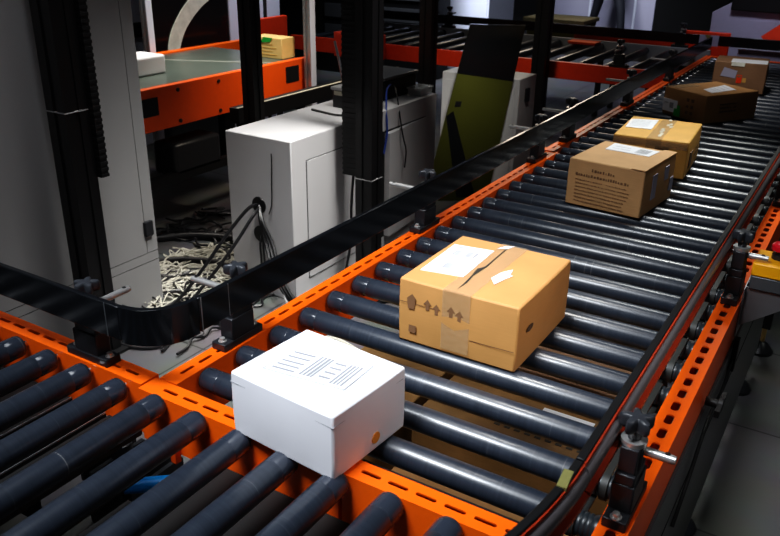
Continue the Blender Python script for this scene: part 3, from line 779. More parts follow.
for k, (dx, lab) in enumerate(((0, 'thick black cable of the bundle running from the cable hole to the floor, left'), (.02, 'middle black cable of the bundle running from the cable hole to the floor'), (.04, 'right black cable of the bundle running from the cable hole to the floor'))):
    cable('bundle_cable', lab, [(-1.065, 1.55, -.262), (-1.035 + dx * .3, 1.515, -.31), (-1.0 + dx, 1.50, -.40), (-.93 + dx, 1.46, -.50), (-.84 + dx, 1.44, -.60), (-.74 + dx, 1.50, -.670 + .004 * k), (-.62 + dx, 1.72, -.670 + .004 * k), (-.55 + dx, 1.80, -.672)], .007, M['cable_black'])
cable('grey_cable', 'pale grey cable in the bundle below the lower cable hole', [(-1.055, 1.548, -.30), (-1.02, 1.515, -.36), (-.97, 1.49, -.44), (-.90, 1.46, -.53), (-.82, 1.42, -.63), (-.74, 1.42, -.672)], .0045, M['grey_paint'])
for dx, lab in ((0, 'left of two thin black leads dropping from the lower cable hole'), (.018, 'right of two thin black leads dropping from the lower cable hole')):
    cable('lead', lab, [(-1.065 + dx, 1.55, -.40), (-1.055 + dx, 1.53, -.44), (-1.05 + dx, 1.525, -.55), (-1.05 + dx, 1.50, -.65), (-1.04 + dx, 1.42, -.674)], .005, M['cable_black'])
cable('floor_hose', 'thick black hose curving over the floor left of the white control cabinet', [(-1.30, 1.86, F + .02), (-1.45, 1.95, F + .02), (-1.65, 1.93, F + .02), (-1.85, 1.82, F + .02), (-1.98, 1.65, F + .02)], .02, M['cable_black'], 10)
cable('floor_hose', 'second black hose lying nearer to the white cable tangle', [(-1.28, 1.62, F + .016), (-1.45, 1.66, F + .016), (-1.62, 1.60, F + .016), (-1.75, 1.48, F + .016)], .016, M['cable_black'], 10)
cable('coiled_cable', 'black cable coiled on the floor behind the bent guide rail', [(-1.22 + .16 * math.cos(a), .98 + .12 * math.sin(a), F + .012 + .004 * math.sin(2 * a)) for a in [2 * PI * k / 10 for k in range(10)]], .006, M['cable_black'], closed=True)
cable('floor_cable', 'pale cable looping over the floor below the bent guide rail', [(-1.0, .45, F + .006), (-.85, .55, F + .006), (-.72, .62, F + .006), (-.64, .74, F + .006), (-.70, .86, F + .006), (-.9, .92, F + .006)], .006, M['cable_white'])
cable('floor_cable', 'pale cable on the floor between the control cabinet foot and the left rail', [(-1.0, 1.30, F + .007), (-.85, 1.22, F + .007), (-.70, 1.28, F + .007), (-.55, 1.36, F + .007), (-.40, 1.33, F + .007)], .007, M['cable_white'])
cable('floor_cable', 'black cable curling on the floor at the foot of the cable hung post', [(-.80, 1.62, F + .006), (-.66, 1.66, F + .006), (-.58, 1.80, F + .006), (-.48, 1.95, F + .006), (-.36, 2.2, F + .006), (-.3, 2.5, F + .006)], .006, M['cable_black'])
cable('floor_cable', 'black cable crossing the grey floor near the leaning olive panel', [(-.84, 2.55, F + .006), (-.70, 2.62, F + .006), (-.52, 2.55, F + .006), (-.35, 2.75, F + .006), (-.25, 3.0, F + .006)], .006, M['cable_black'])
# tangles nobody could count
def tangle(name, label, c, ext, n, r, m, seed):
    rnd = random.Random(seed); b = MB()
    for k in range(n):
        p = [c[0] + rnd.gauss(0, ext[0]), c[1] + rnd.gauss(0, ext[1])]; a = rnd.uniform(0, 2 * PI); pts = []
        turn = rnd.choice((-1, 1)) * rnd.uniform(.1, .8)
        for j in range(rnd.randint(9, 18)):
            for q in (0, 1):
                if abs(p[q] - c[q]) > ext[q] * 1.7: a = math.atan2(c[1] - p[1], c[0] - p[0]) + rnd.uniform(-.6, .6)
            pts.append((p[0], p[1], F + r + abs(rnd.gauss(0, .012))))
            a += turn + rnd.uniform(-.2, .2); st = rnd.uniform(.035, .07); p[0] += st * math.cos(a); p[1] += st * math.sin(a)
        b.tube(smooth_path(pts, 4), r * rnd.uniform(.7, 1.2), 5)
    return tag(b.build(name, m), label, 'cables', kind='stuff')
tangle('cable_tangle', 'tangled heap of off-white cables on the floor between grey and white cabinets', (-1.42, 1.50), (.17, .19), 70, .0034, M['cable_white'], 3)
tangle('cable_tangle', 'loose black cables mixed into the off-white heap on the floor', (-1.30, 1.32), (.18, .22), 26, .005, M['cable_black'], 8)
tangle('dark_cable_tangle', 'black cables strewn in the dark gap left of the white control cabinet', (-1.75, 2.05), (.16, .14), 18, .006, M['cable_black'], 21)
# things on the control cabinet
rt = thing('network_router', 'black router with two pale aerials standing on the white control cabinet', 'router', (-1.08, 2.27, CZ))
b = MB(); b.box(-1.135, -1.02, 2.20, 2.34, CZ, CZ + .085); b.build('router_body', M['black_plastic'], rt, bevel=.004)
b = MB(); b.box(-1.14, -1.01, 2.19, 2.35, CZ + .085, CZ + .10); b.build('router_lid', M['grey_paint'], rt, bevel=.003)
b = MB(); b.box(-1.125, -1.03, 2.1985, 2.2, CZ + .06, CZ + .08); b.build('port_strip', M['beige'], rt)
b = MB(); b.tube([(-1.120, 2.28, CZ + .10), (-1.175, 2.28, CZ + .30)], [.008, .006], 8); b.build('aerial', M['alu'], rt)
b = MB(); b.tube([(-1.078, 2.345, CZ + .10), (-1.07, 2.50, CZ + .31)], [.008, .006], 8); b.build('aerial', M['alu'], rt)
bb = thing('black_case', 'black case lying on the white control cabinet behind the cable hung post', 'case', (-1.09, 2.63, CZ))
b = MB(); b.box(-1.20, -1.0, 2.46, 2.78, CZ, CZ + .10); b.build('case_body', M['black_matte'], bb, bevel=.01)
b = MB(); b.box(-1.21, -.995, 2.45, 2.79, CZ + .10, CZ + .115); b.build('case_lid', M['panel_dark'], bb, bevel=.004)
cb = thing('clear_box', 'small clear plastic box at the end of the white control cabinet top', 'box', (-.95, 2.73, CZ))
b = MB(); b.box(-.985, -.905, 2.66, 2.785, CZ, CZ + .035); b.build('clear_body', M['clear'], cb, bevel=.004)
b = MB(); b.box(-.99, -.90, 2.655, 2.79, CZ + .035, CZ + .043); b.build('clear_lid', M['clear'], cb, bevel=.002)
b = MB()
for k in range(3): b.box(-.97 + .022 * k, -.957 + .022 * k, 2.68, 2.76, CZ + .001, CZ + .028)
b.build('small_contents', M['alu'], cb)
cable('top_cable', 'black cable lying across the top of the white control cabinet', [(-1.17, 2.08, CZ + .005), (-1.08, 2.06, CZ + .005), (-1.0, 2.05, CZ + .005), (-.93, 2.10, CZ + .005), (-.90, 2.17, CZ + .005)], .006, M['cable_black'])
cable('hanging_cable', 'blue cable hanging from the black case down over the cabinet door', [(-.99, 2.50, CZ + .08), (-.95, 2.40, CZ + .07), (-.89, 2.30, CZ + .0), (-.872, 2.28, -.06), (-.870, 2.25, -.16)], .005, M['cable_blue'])
cable('hanging_cable', 'black lead with a small plug hanging over the open door of the control cabinet', [(-.99, 2.53, CZ + .07), (-.93, 2.46, CZ + .05), (-.87, 2.40, -.02), (-.84, 2.38, -.10), (-.845, 2.42, -.18), (-.84, 2.40, -.26)], .004, M['cable_black'])
cable('hanging_cable', 'black cable hanging beside the lower part of the cable hung post', [(-.785, 1.86, -.16), (-.79, 1.85, -.3), (-.785, 1.84, -.45), (-.80, 1.82, -.6), (-.79, 1.78, F + .006)], .006, M['cable_black'])

# ------------------------------------------------------------------ olive panel leaning behind
lp = thing('leaning_panel', 'dark olive sheet panel leaning in front of a small white cabinet', 'panel', (-1.1, 3.1, F))
def slab(q, th):
    a, b_, c, d = [Vector(p) for p in q]; n = (b_ - a).cross(d - a).normalized() * th
    g = MB(); g.hexa([a, b_, c, d], [a + n, b_ + n, c + n, d + n]); return g
LPQ = [(-1.112, 3.107, F), (-.792, 3.323, F), (-.666, 3.408, .353), (-.924, 3.234, .356)]
slab(LPQ, .012).build('sheet', M['olive'], lp)
qa, qb, qc, qd = [Vector(p) for p in LPQ]
nn = (qb - qa).cross(qd - qa).normalized()
def on_panel(u, v, off): p = (qa * (1 - u) + qb * u) * (1 - v) + (qd * (1 - u) + qc * u) * v; return p + nn * off
s_ = -.002
g = MB(); g.hexa([on_panel(0, .74, s_), on_panel(1, .70, s_), on_panel(1, 1, s_), on_panel(0, 1, s_)], [on_panel(0, .74, .014), on_panel(1, .70, .014), on_panel(1, 1, .014), on_panel(0, 1, .014)]); g.build('black_top_band', M['black_gloss'], lp)
g = MB(); g.hexa([on_panel(0.0, .50, s_), on_panel(.10, .53, s_), on_panel(.80, .02, s_), on_panel(.5, .02, s_)], [on_panel(0.0, .50, .013), on_panel(.10, .53, .013), on_panel(.80, .02, .013), on_panel(.5, .02, .013)]); g.build('dark_stripe', M['black_gloss'], lp)
g = MB(); g.hexa([on_panel(.10, .555, -.006), on_panel(.20, .555, -.006), on_panel(.20, .585, -.006), on_panel(.10, .585, -.006)], [on_panel(.10, .555, .014), on_panel(.20, .555, .014), on_panel(.20, .585, .014), on_panel(.10, .585, .014)]); g.build('finger_slot', M['black_matte'], lp)
# small white cabinet behind it
sc = thing('white_cabinet', 'small white cabinet standing half hidden behind the leaning olive panel', 'cabinet', (-.93, 3.56, F))
b = MB(); b.box(-1.19, -.680, 3.433, 3.69, F, .043); body = b.build('cabinet_body', M['white_paint'], sc, bevel=.004)
b = MB(); b.box(-1.16, -.71, 3.428, 3.4325, -.6, .0); b.build('cabinet_door', M['white_paint'], sc)
b = MB(); b.box(-.6795, -.665, 3.52, 3.57, -.10, -.02); b.build('side_socket', M['black_plastic'], sc, bevel=.004)

# ------------------------------------------------------------------ orange belt conveyor at the back left
oc = thing('belt_conveyor', 'orange sided flat belt conveyor behind the grey cabinet at the upper left', 'conveyor', (-2.35, 2.6, F))
BZ = .10
b = MB(); b.box(-1.99, -1.95, 1.32, 3.08, -.115, BZ); pn = b.build('side_panel', M['orange_deep'], oc, bevel=.004)
b = MB(); b.box(-2.80, -2.75, 1.32, 3.6, -.115, BZ + .005); b.build('side_panel', M['orange'], oc, bevel=.004)
b = MB(); b.box(-2.75, -1.99, 1.32, 3.08, .06, BZ - .006); bl = b.build('belt', M['belt'], oc)
b = MB(); b.prism([(-2.74, 2.42), (-2.0, 2.78), (-2.0, 2.82), (-2.74, 2.45)], 2, BZ - .0058, BZ - .0052); b.build('belt_seam', M['seam'], bl)
for y0, y1, z0, z1 in ((1.60, 1.84, -.035, .055), (2.86, 2.985, -.03, .065)):
    b = MB(); b.box(-1.951, -1.947, y0, y1, z0, z1); b.build('panel_cutout', M['black_matte'], pn)
for y_, z_ in ((1.98, .07), (2.28, .07), (1.98, -.09), (2.28, -.09), (3.1, .07)):
    b = MB(); b.lathe([(-1.95, .010), (-1.944, .010), (-1.943, .006)], (0, y_, z_), axis=0, n=10); b.build('bolt', M['black_plastic'], pn)
for x_, y_ in ((-2.02, 1.5), (-2.02, 3.1), (-2.7, 1.5), (-2.7, 3.1)):
    b = MB(); b.box(x_ - .03, x_ + .03, y_ - .03, y_ + .03, F, -.116); b.build('leg', M['black_matte'], oc)
b = MB(); b.box(-2.02, -1.98, 1.5, 3.1, -.42, -.37); b.build('cross_bar', M['black_matte'], oc)
b = MB(); b.box(-2.15, -1.98, 1.95, 2.3, -.40, -.22); b.build('motor', M['black_plastic'], oc, bevel=.02)
t = thing('white_parcel', 'white parcel on the orange belt conveyor beside the grey cabinet', 'box', (-2.34, 2.08, BZ - .005))
b = MB(); b.box(-2.44, -2.25, 1.93, 2.20, BZ - .005, BZ + .095); b.build('parcel_body', M['paper'], t, bevel=.012)
b = MB(); b.box(-2.42, -2.27, 2.0, 2.12, BZ + .0955, BZ + .0965); b.build('parcel_label', M['white_card'], t)
t = thing('yellow_carton', 'yellow carton with a green patch riding the orange belt conveyor', 'box', (-2.15, 3.0, BZ - .005), .0)
b = MB(); b.box(-2.27, -2.03, 2.93, 3.06, BZ - .005, BZ + .118); b.build('carton_body', M['yellow_card'], t, bevel=.004)
b = MB(); b.prism([(-2.19, BZ + .085), (-2.12, BZ + .092), (-2.10, BZ + .117), (-2.17, BZ + .119)], 1, 2.926, 2.931); b.build('green_patch', M['green'], t)
b = MB()
for k in range(4): b.box(-2.25, -2.07 - .03 * (k % 2), 2.9285, 2.931, BZ + .015 + .02 * k, BZ + .018 + .02 * k)
b.build('printed_lines', M['card_gold'], t)
# enclosure around it
t = thing('aluminium_post', 'silver aluminium post at the far right end of the orange belt conveyor', 'post', (-1.90, 3.05, F), 0, 'aluminium posts')
b = MB(); b.prism([(-1.925, 3.01), (-1.91, 3.01), (-1.908, 3.018), (-1.892, 3.018), (-1.89, 3.01), (-1.875, 3.01), (-1.875, 3.06), (-1.925, 3.06)], 2, F, 1.6); b.build('profile', M['alu'], t)
b = MB(); b.box(-1.874, -1.869, 3.012, 3.058, F, 1.6); b.build('cover_strip', M['pale_blue'], t)
t = thing('aluminium_post', 'silver aluminium post on the far side of the orange belt conveyor', 'post', (-2.84, 2.62, F), 0, 'aluminium posts')
b = MB(); b.prism([(-2.865, 2.60), (-2.85, 2.60), (-2.848, 2.608), (-2.832, 2.608), (-2.83, 2.60), (-2.815, 2.60), (-2.815, 2.65), (-2.865, 2.65)], 2, F, 1.6); b.build('profile', M['alu'], t)
b = MB(); b.box(-2.814, -2.809, 2.602, 2.648, F, 1.6); b.build('cover_strip', M['pale_blue'], t)
t = thing('enclosure_beam', 'black horizontal beam behind the white control cabinet top', 'beam', (-1.62, 2.7, -.09))
b = MB(); b.box(-1.66, -1.60, 2.04, 3.60, -.075, .004); b.build('beam_profile', M['black_matte'], t, bevel=.003)
b = MB(); b.box(-1.615, -1.601, 2.04, 3.60, .0045, .0065); b.build('lit_edge_strip', M['beige'], t)  # beige strip painted where light catches the beam's front edge
b = MB(); b.box(-1.655, -1.605, 2.08, 2.13, F, -.0755); b.box(-1.655, -1.605, 3.5, 3.55, F, -.0755); b.build('support_leg', M['black_matte'], t)
t = thing('dark_screen', 'black glossy screen with a pale curved reflection behind the orange belt conveyor', 'screen', (-3.0, 3.3, F))
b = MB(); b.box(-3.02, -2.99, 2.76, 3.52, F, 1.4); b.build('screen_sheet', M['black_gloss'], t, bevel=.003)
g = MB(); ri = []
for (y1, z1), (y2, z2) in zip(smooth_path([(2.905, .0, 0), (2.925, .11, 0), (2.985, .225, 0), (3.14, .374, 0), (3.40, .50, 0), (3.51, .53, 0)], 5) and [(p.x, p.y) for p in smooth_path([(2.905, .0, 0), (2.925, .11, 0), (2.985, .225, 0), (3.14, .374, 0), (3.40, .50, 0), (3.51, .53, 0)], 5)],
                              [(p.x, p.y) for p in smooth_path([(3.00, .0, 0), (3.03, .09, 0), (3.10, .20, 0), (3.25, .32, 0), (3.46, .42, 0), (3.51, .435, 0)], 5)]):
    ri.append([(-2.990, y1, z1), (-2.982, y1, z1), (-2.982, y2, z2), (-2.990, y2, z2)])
g.rings(ri); g.build('reflection_band', M['glare'], t)  # light reflection on the sheet, modelled as a pale band
t = thing('pale_panel', 'pale blue white upright panel behind the orange belt conveyor, right of the black screen', 'panel', (-3.0, 3.9, F))
b = MB(); b.box(-3.05, -3.0, 3.54, 4.12, F, 1.5); b.build('panel_sheet', M['pale_blue'], t, bevel=.005)
b = MB(); b.box(-3.0, -2.99, 3.92, 3.95, F, 1.5); b.build('panel_seam', M['grey_dark'], t)
t = thing('red_guard', 'red upright guard plate at the far end of the orange belt conveyor', 'guard', (-2.75, 4.2, F))
b = MB(); b.box(-2.86, -2.82, 3.63, 3.98, -.1, .22); b.build('guard_plate', M['red'], t, bevel=.004)
b = MB(); b.box(-2.85, -2.83, 3.85, 3.9, F, -.1); b.build('guard_leg', M['black_matte'], t)
t = thing('pale_panel', 'pale upright panel seen between grey cabinet and silver post at the top left', 'panel', (-3.3, 2.6, F))
b = MB(); b.box(-3.5, -3.46, 2.3, 3.2, F + .0, 1.5); b.build('panel_sheet', M['pale_blue'], t, bevel=.005)
b = MB(); b.box(-3.455, -3.44, 2.3, 3.2, .10, .20); b.build('dark_rail', M['black_matte'], t)

# ------------------------------------------------------------------ red cross conveyor at the back
rc = thing('roller_conveyor', 'dark red sided cross conveyor with black rollers in the shadowed background', 'conveyor', (-1.4, 5.0, F))
b = MB(); b.box(-3.2, -.046, 4.49, 4.53, -.115, .0); b.build('side_rail', M['red'], rc, bevel=.003)
b = MB(); b.box(-3.2, -.046, 5.60, 5.64, -.115, .02); b.build('side_rail', M['grey_paint'], rc, bevel=.003)
b = MB(); b.box(-1.15, -.32, 5.68, 5.70, -.115, .085); b.build('back_plate', M['red'], rc)
for x_ in (-1.1, -.4):
    b = MB(); b.box(x_, x_ + .04, 5.64, 5.68, -.1, -.06); b.build('plate_spacer', M['black_matte'], rc)
fr2 = None; base = Vector(rc.location)
for k in range(17):
    L = Vector((-.16 - .18 * k, 5.585, RZ + H)) - base
    if fr2 is None: fr2 = first_roller(rc, L, -PI / 2, 1.04, False)
    else: dup_part(fr2, rc, L)
for x_ in (-3.0, -1.6, -.2):
    for y_ in (4.51, 5.62):
        b = MB(); b.box(x_ - .02, x_ + .02, y_ - .02, y_ + .02, F, -.115); b.build('leg', M['black_matte'], rc)
t = thing('guide_rail', 'black guide rail along the far side of the red cross conveyor', 'guide rail', (-1.5, 5.62, .02))
b = MB(); b.box(-3.2, -.10, 5.60, 5.615, .055, .128); b.build('straight_bar', M['black_gloss'], t, bevel=.002)
b = MB(); b.box(-.098, .55, 5.60, 5.615, .055, .128); b.build('straight_bar', M['black_gloss'], t, bevel=.002)
b = MB(); b.box(-.14, .0, 5.597, 5.6, .05, .130); b.build('tape_wrap', M['lilac'], t)
b = MB(); b.prism([(-.10, .13), (-.06, .13), (-.06, .07)], 1, 5.594, 5.5965); b.build('yellow_tag', M['yellow_tape'], t)
for (x_, lab) in ((-2.3, 'clamp bracket on the far black guide rail, in front of the bright white cabinet'), (-.28, 'clamp bracket on the far black guide rail, just left of the red post')):
    k2 = dup(K0, (x_, 5.625, .02), -PI / 2, lab, G_)
for (x_, lab) in ((-2.42, 'left hand clamp bracket on the near red side of the cross conveyor'), (-.42, 'right hand clamp bracket on the near red side of the cross conveyor')):
    k2 = dup(K0, (x_, 4.51, 0), PI / 2, lab, G_)
t = thing('low_table', 'low dark table behind the far black guide rail, under the olive tub', 'table', (-1.45, 6.2, F))
b = MB(); b.box(-1.95, -.95, 5.95, 6.5, -.06, -.032); b.build('table_top', M['black_matte'], t, bevel=.004)
for x_ in (-1.9, -1.0):
    for y_ in (6.0, 6.45):
        b = MB(); b.box(x_ - .02, x_ + .02, y_ - .02, y_ + .02, F, -.06); b.build('leg', M['black_matte'], t)
t = thing('tub', 'olive tub with a pale rim behind the far black guide rail', 'tub', (-1.47, 6.2, -.03))
b = MB(); b.hexa([(-1.72, 6.04, -.03), (-1.23, 6.04, -.03), (-1.23, 6.40, -.03), (-1.72, 6.40, -.03)], [(-1.74, 6.02, .085), (-1.20, 6.02, .085), (-1.20, 6.42, .085), (-1.74, 6.42, .085)]); b.build('tub_body', M['tub'], t, bevel=.01)
b = MB(); b.box(-1.755, -1.185, 6.005, 6.435, .085, .118); b.build('rim', M['tub_rim'], t, bevel=.006)
t = thing('orange_tray', 'thin orange tray on the red cross conveyor below the olive tub', 'tray', (-1.0, 5.45, ZR))
b = MB(); b.box(-1.10, -.88, 5.40, 5.55, ZR, .020); b.build('tray_body', M['red'], t, bevel=.004)
b = MB(); b.box(-1.105, -.875, 5.395, 5.555, .020, .025); b.build('tray_rim', M['orange'], t)
t = thing('red_guard', 'red post plate standing at the end of the far cross conveyor', 'guard', (-.17, 5.74, F))
b = MB(); b.box(-.30, .06, 5.70, 5.74, -.12, .14); b.build('guard_plate', M['red'], t, bevel=.004)
b = MB(); b.box(-.28, -.24, 5.70, 5.74, F, -.12); b.box(.0, .04, 5.70, 5.74, F, -.12); b.build('guard_leg', M['black_matte'], t)
# red lifting block left of the centre
t = thing('red_guard', 'red angled guard block behind the black case on the control cabinet', 'guard', (-2.35, 4.7, F))
b = MB(); b.prism([(-2.62, 4.30), (-2.20, 4.30), (-2.20, 4.40), (-2.45, 4.46), (-2.62, 4.46)], 2, -.10, .085); b.build('guard_plate', M['red'], t, bevel=.004)
b = MB(); b.box(-2.55, -2.5, 4.33, 4.40, F, -.10); b.build('guard_leg', M['black_matte'], t)

# ------------------------------------------------------------------ far background
t = thing('white_cabinet', 'bright bluish white cabinet at the top centre behind the red conveyor', 'cabinet', (-2.9, 7.8, F))
b = MB(); b.box(-3.42, -2.78, 7.5, 8.2, F, 1.3); b.build('cabinet_body', M['pale_blue'], t, bevel=.006)
b = MB(); b.box(-3.40, -2.80, 7.49, 7.499, -.5, 1.2); b.build('cabinet_door', M['pale_blue'], t)
t = thing('lilac_cabinet', 'long pale lilac cabinet behind the walking legs at the top', 'cabinet', (-2.3, 11.3, F))
b = MB(); b.box(-3.3, -1.45, 10.9, 11.6, F, 1.1); body = b.build('cabinet_body', M['lilac'], t, bevel=.006)
for x_ in (-2.75, -2.1): 
    b = MB(); b.box(x_, x_ + .03, 10.89, 10.899, F, 1.05); b.build('door_edge', M['pale_blue'], body)
t = thing('machine_cabinet', 'pale lilac machine cabinet with a black sloped top at the upper right corner', 'cabinet', (.35, 6.6, F))
b = MB(); b.prism([(-.187, F), (.9, F), (.9, .36), (-.06, .322), (-.205, .235)], 1, 6.3, 6.9); b.build('cabinet_body', M['lilac'], t, bevel=.005)
b = MB(); b.prism([(-.06, .262), (.95, .245), (.95, .40), (-.06, .40)], 1, 6.25, 6.92); b.build('black_top', M['black_matte'], t, bevel=.01)
b = MB(); b.box(.10, .30, 6.292, 6.30, .04, .19); b.build('cabinet_door', M['lilac'], t)
t = thing('red_tube', 'dark red jointed square tube rising at the upper right corner', 'tube', (.3, 6.16, F))
g = MB()
def beam(g, a, c, wd):
    a, c = Vector(a), Vector(c); tdir = (c - a).normalized(); sd = tdir.cross(Vector((0, 1, 0))).normalized() * wd; up = Vector((0, wd, 0))
    g.hexa([a - sd - up, a + sd - up, a + sd + up, a - sd + up], [c - sd - up, c + sd - up, c + sd + up, c - sd + up])
beam(g, (.26, 6.16, .05), (.46, 6.16, .22), .055); beam(g, (.46, 6.16, .22), (.72, 6.16, .45), .05); g.build('tube_body', M['red'], t)
g = MB(); beam(g, (.44, 6.16, .205), (.475, 6.16, .235), .06); g.build('joint_collar', M['black_matte'], t)
g = MB(); g.box(.23, .29, 6.13, 6.19, F, .05); g.build('stand', M['black_matte'], t)
t = thing('white_bin', 'pale lidded bin behind the farthest carton at the right edge', 'bin', (.40, 5.95, F))
b = MB(); b.box(.13, .62, 5.72, 6.0, F, .030); b.build('bin_body', M['lilac'], t, bevel=.006)
b = MB(); b.box(.11, .64, 5.70, 6.02, .03, .058); b.build('bin_lid', M['pale_blue'], t, bevel=.006)
t = thing('dark_machine', 'black upright machine with a tilted arm behind the red conveyor end', 'machine', (-.9, 8.6, F))
b = MB(); b.box(-1.2, -.42, 8.4, 8.9, F, 1.0); b.build('machine_body', M['black_matte'], t, bevel=.02)
g = MB(); beam(g, (-.40, 8.3, .02), (-.14, 8.3, .55), .03); g.build('tilted_arm', M['dark_metal'], t)
t = thing('wall_equipment', 'black equipment rack behind the control cabinet and red guard block', 'rack', (-3.6, 6.6, F))
b = MB(); b.box(-4.4, -3.0, 6.5, 7.0, F, 1.5); b.build('rack_body', M['black_matte'], t, bevel=.01)
for k in range(5):
    b = MB(); b.box(-4.3, -3.1, 6.49, 6.4995, -.3 + .22 * k, -.16 + .22 * k); b.build('rack_shelf', M['panel_dark'], t)

# ------------------------------------------------------------------ people far behind (only their dark trouser legs are in the picture)
def person(label, x_, y_, rz, stride):
    t = thing('person', label, 'person', (x_, y_, F), rz)
    me = bpy.data.meshes.new('body')
    V = [(0, 0, .95), (0, 0, 1.15), (0, 0, 1.40), (0, -.01, 1.50), (0, -.02, 1.58), (0, -.03, 1.70)]
    R = [.15, .14, .15, .06, .085, .075]
    E = [(0, 1), (1, 2), (2, 3), (3, 4), (4, 5)]
    def add(p, r, par): V.append(p); R.append(r); E.append((par, len(V) - 1)); return len(V) - 1
    for sd in (-1, 1):
        st = stride * sd
        h = add((.10 * sd, 0, .90), .095, 0); k = add((.11 * sd, -st * .5 - .03, .50), .062, h); a = add((.11 * sd, -st + .02, .09), .042, k); add((.12 * sd, -st - .14, .035), .035, a)
        s = add((.19 * sd, 0, 1.40), .06, 2); e = add((.25 * sd, st * .3 + .02, 1.13), .045, s); w_ = add((.26 * sd, st * .6 - .06, .90), .03, e); add((.26 * sd, st * .6 - .09, .80), .032, w_)
    me.from_pydata(V, E, [])
    o = bpy.data.objects.new('body', me); COL.objects.link(o); o.parent = t
    me.materials.append(M['person'])
    sk = o.modifiers.new('skin', 'SKIN'); sub = o.modifiers.new('sub', 'SUBSURF'); sub.levels = 2; sub.render_levels = 2
    lay = me.skin_vertices[0].data
    for i, r in enumerate(R): lay[i].radius = (r, r)
    lay[0].use_root = True
    me.skin_vertices[0].data[0].use_root = True
    sk.use_smooth_shade = True
    for sd in (-1, 1):
        g = MB(); st = stride * sd; cx_, cy_ = .115 * sd, -st - .06
        g.hexa([(cx_ - .045, cy_ - .16, 0), (cx_ + .045, cy_ - .16, 0), (cx_ + .04, cy_ + .12, 0), (cx_ - .04, cy_ + .12, 0)], [(cx_ - .035, cy_ - .13, .06), (cx_ + .035, cy_ - .13, .06), (cx_ + .04, cy_ + .11, .10), (cx_ - .04, cy_ + .11, .10)])
        g.build('shoe', M['shoe'], t, bevel=.02, local=True)
    g = MB(); g.rings([[(.16 * s_ * math.cos(2 * PI * k / 16), .12 * s_ * math.sin(2 * PI * k / 16) + .01, z) for k in range(16)] for z, s_ in ((.93, 1.05), (1.1, 1.0), (1.3, 1.1), (1.42, 1.0), (1.47, .55))]); g.build('shirt', M['shirt'], t, local=True)
    g = MB(); g.rings([[(r_ * math.cos(2 * PI * k / 16), -.025 + dy + r_ * 1.08 * math.sin(2 * PI * k / 16), z) for k in range(16)] for z, r_, dy in ((1.66, .088, .02), (1.72, .092, .012), (1.77, .07, .008), (1.795, .03, .005))]); g.build('hair', M['hair'], t, local=True)
    return t
person('person in dark trousers walking behind the red cross conveyor, only the legs in view', -2.30, 10.3, .9, .26)

# ------------------------------------------------------------------ light
w_ = bpy.data.worlds.new('world'); scene.world = w_; w_.use_nodes = True
w_.node_tree.nodes['Background'].inputs['Color'].default_value = (.55, .62, .8, 1); w_.node_tree.nodes['Background'].inputs['Strength'].default_value = .018
def area(name, loc, target, sx, sy, power, c, spread=180):
    l = bpy.data.lights.new(name, 'AREA'); l.shape = 'RECTANGLE'; l.size = sx; l.size_y = sy; l.energy = power; l.color = c
    l.spread = math.radians(spread)
    o = bpy.data.objects.new(name, l); COL.objects.link(o); o.location = (loc[0], loc[1], loc[2] + H)
    d = Vector(target) - Vector(loc); o.rotation_euler = d.to_track_quat('-Z', 'Y').to_euler()
    return o
area('overhead_key', (.10, -.72, 2.1), (.38, .36, 0), 1.0, .7, 13, (.90, .95, 1.0), 60)
area('roller_fill', (-.75, -.75, 2.3), (-.3, -.2, 0), .12, .5, 2.2, (.9, .95, 1.), 70)  # added light for thin highlights on the foreground rollers
area('carton_top_fill', (.43, .62, 2.2), (.43, .62, 0), .3, .35, 1.2, (1., .97, .92), 34)  # added to lift the large kraft carton's top above its front
area('side_fill', (1.9, .1, 1.75), (.5, .5, .05), .4, .4, 1.1, (1., .96, .93), 34)
area('left_fill', (-.2, .1, 2.0), (-1.4, .15, .25), .4, .4, 2.6, (.97, .98, 1.), 60)  # extra light put in for the left part of the grey cabinet
area('aisle_lamp', (.62, 2.85, 2.1), (.45, 2.0, 0), .5, .3, 6.2, (.98, 1., .95), 55)
area('cabinet_fill', (.1, 1.7, 2.0), (-1.0, 1.6, -.4), .6, .5, 6, (1., .98, .93), 42)  # added from the right, stands in for bounce on the cabinets
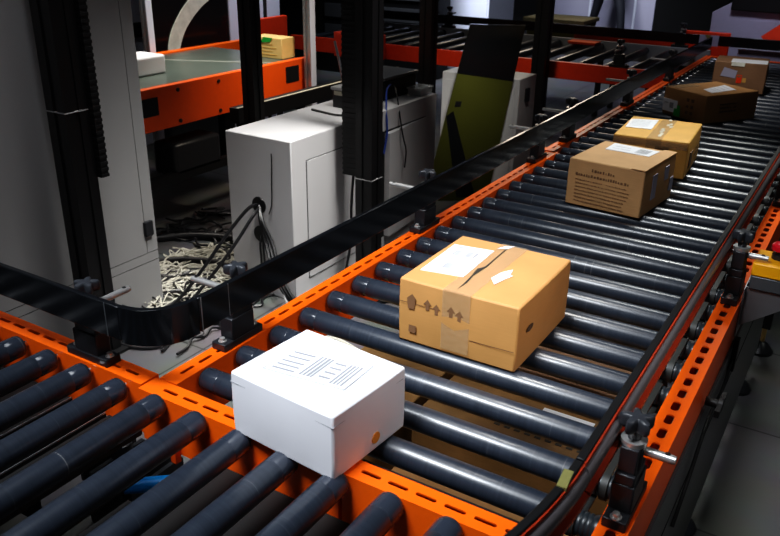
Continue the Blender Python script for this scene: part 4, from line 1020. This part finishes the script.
area('cable_fill', (-.55, 1.0, 2.2), (-.75, 1.05, F), .4, .4, 5.6, (1., .99, .95), 42)  # added nearly overhead so the floor outshines the cabinet faces
area('panel_fill', (-.1, 2.1, 1.5), (-.97, 3.25, .0), .15, .15, .8, (1., .98, .9), 26)  # small added light so the olive of the leaning panel shows
area('belt_lamp', (-2.3, 2.4, 1.7), (-2.3, 2.3, 0), .5, .9, 15, (1., .95, .86), 100)
area('belt_side_lamp', (-1.0, 2.7, 1.3), (-1.95, 2.7, 0), .2, .3, 2.6, (1., .88, .72), 55)
area('pale_fill', (-2.5, 3.9, 1.7), (-3.0, 3.8, .4), .2, .3, 5, (.85, .9, 1.), 80)  # put in to brighten the dim pale panel
area('back_lamp', (-2.9, 6.2, 1.9), (-3.0, 7.6, .1), .8, .5, 55, (.85, .9, 1.), 100)
area('far_lamp', (-1.6, 6.7, 1.35), (-.6, 4.4, 0), 1.0, .3, 4.2, (1., .85, .68), 100)
area('red_side_fill', (-1.5, 2.9, 1.9), (-1.3, 4.5, -.1), .5, .3, 2.2, (1., .95, .8), 50)  # added light for the near side of the red cross conveyor
area('far_box_fill', (.20, 2.9, 2.0), (.42, 3.8, 0), .3, .3, 2.3, (1., .97, .93), 45)  # fill added over the farthest cartons
area('machine_fill', (.1, 5.0, 1.7), (.25, 6.2, .1), .5, .3, 4, (.85, .87, 1.), 80)  # added fill that brings the machine cabinet out of the dark
area('leg_lamp', (-2.2, 8.9, 1.8), (-2.4, 10.9, 0), .8, .4, 18, (.85, .9, 1.), 90)
area('right_aisle_lamp', (1.9, 2.2, 2.0), (1.25, 2.0, F), .4, .4, 1.6, (.95, 1., .92), 80)

scene.view_settings.view_transform = 'Standard'
scene.view_settings.look = 'None'
scene.view_settings.exposure = 0.
scene.cycles.use_denoising = True
scene.cycles.max_bounces = 6
scene.view_settings.use_curve_mapping = True
cm = scene.view_settings.curve_mapping; cv = cm.curves[3]
for p_ in ((.02, .009), (.08, .055), (.25, .235)): cv.points.new(*p_)
cm.update()
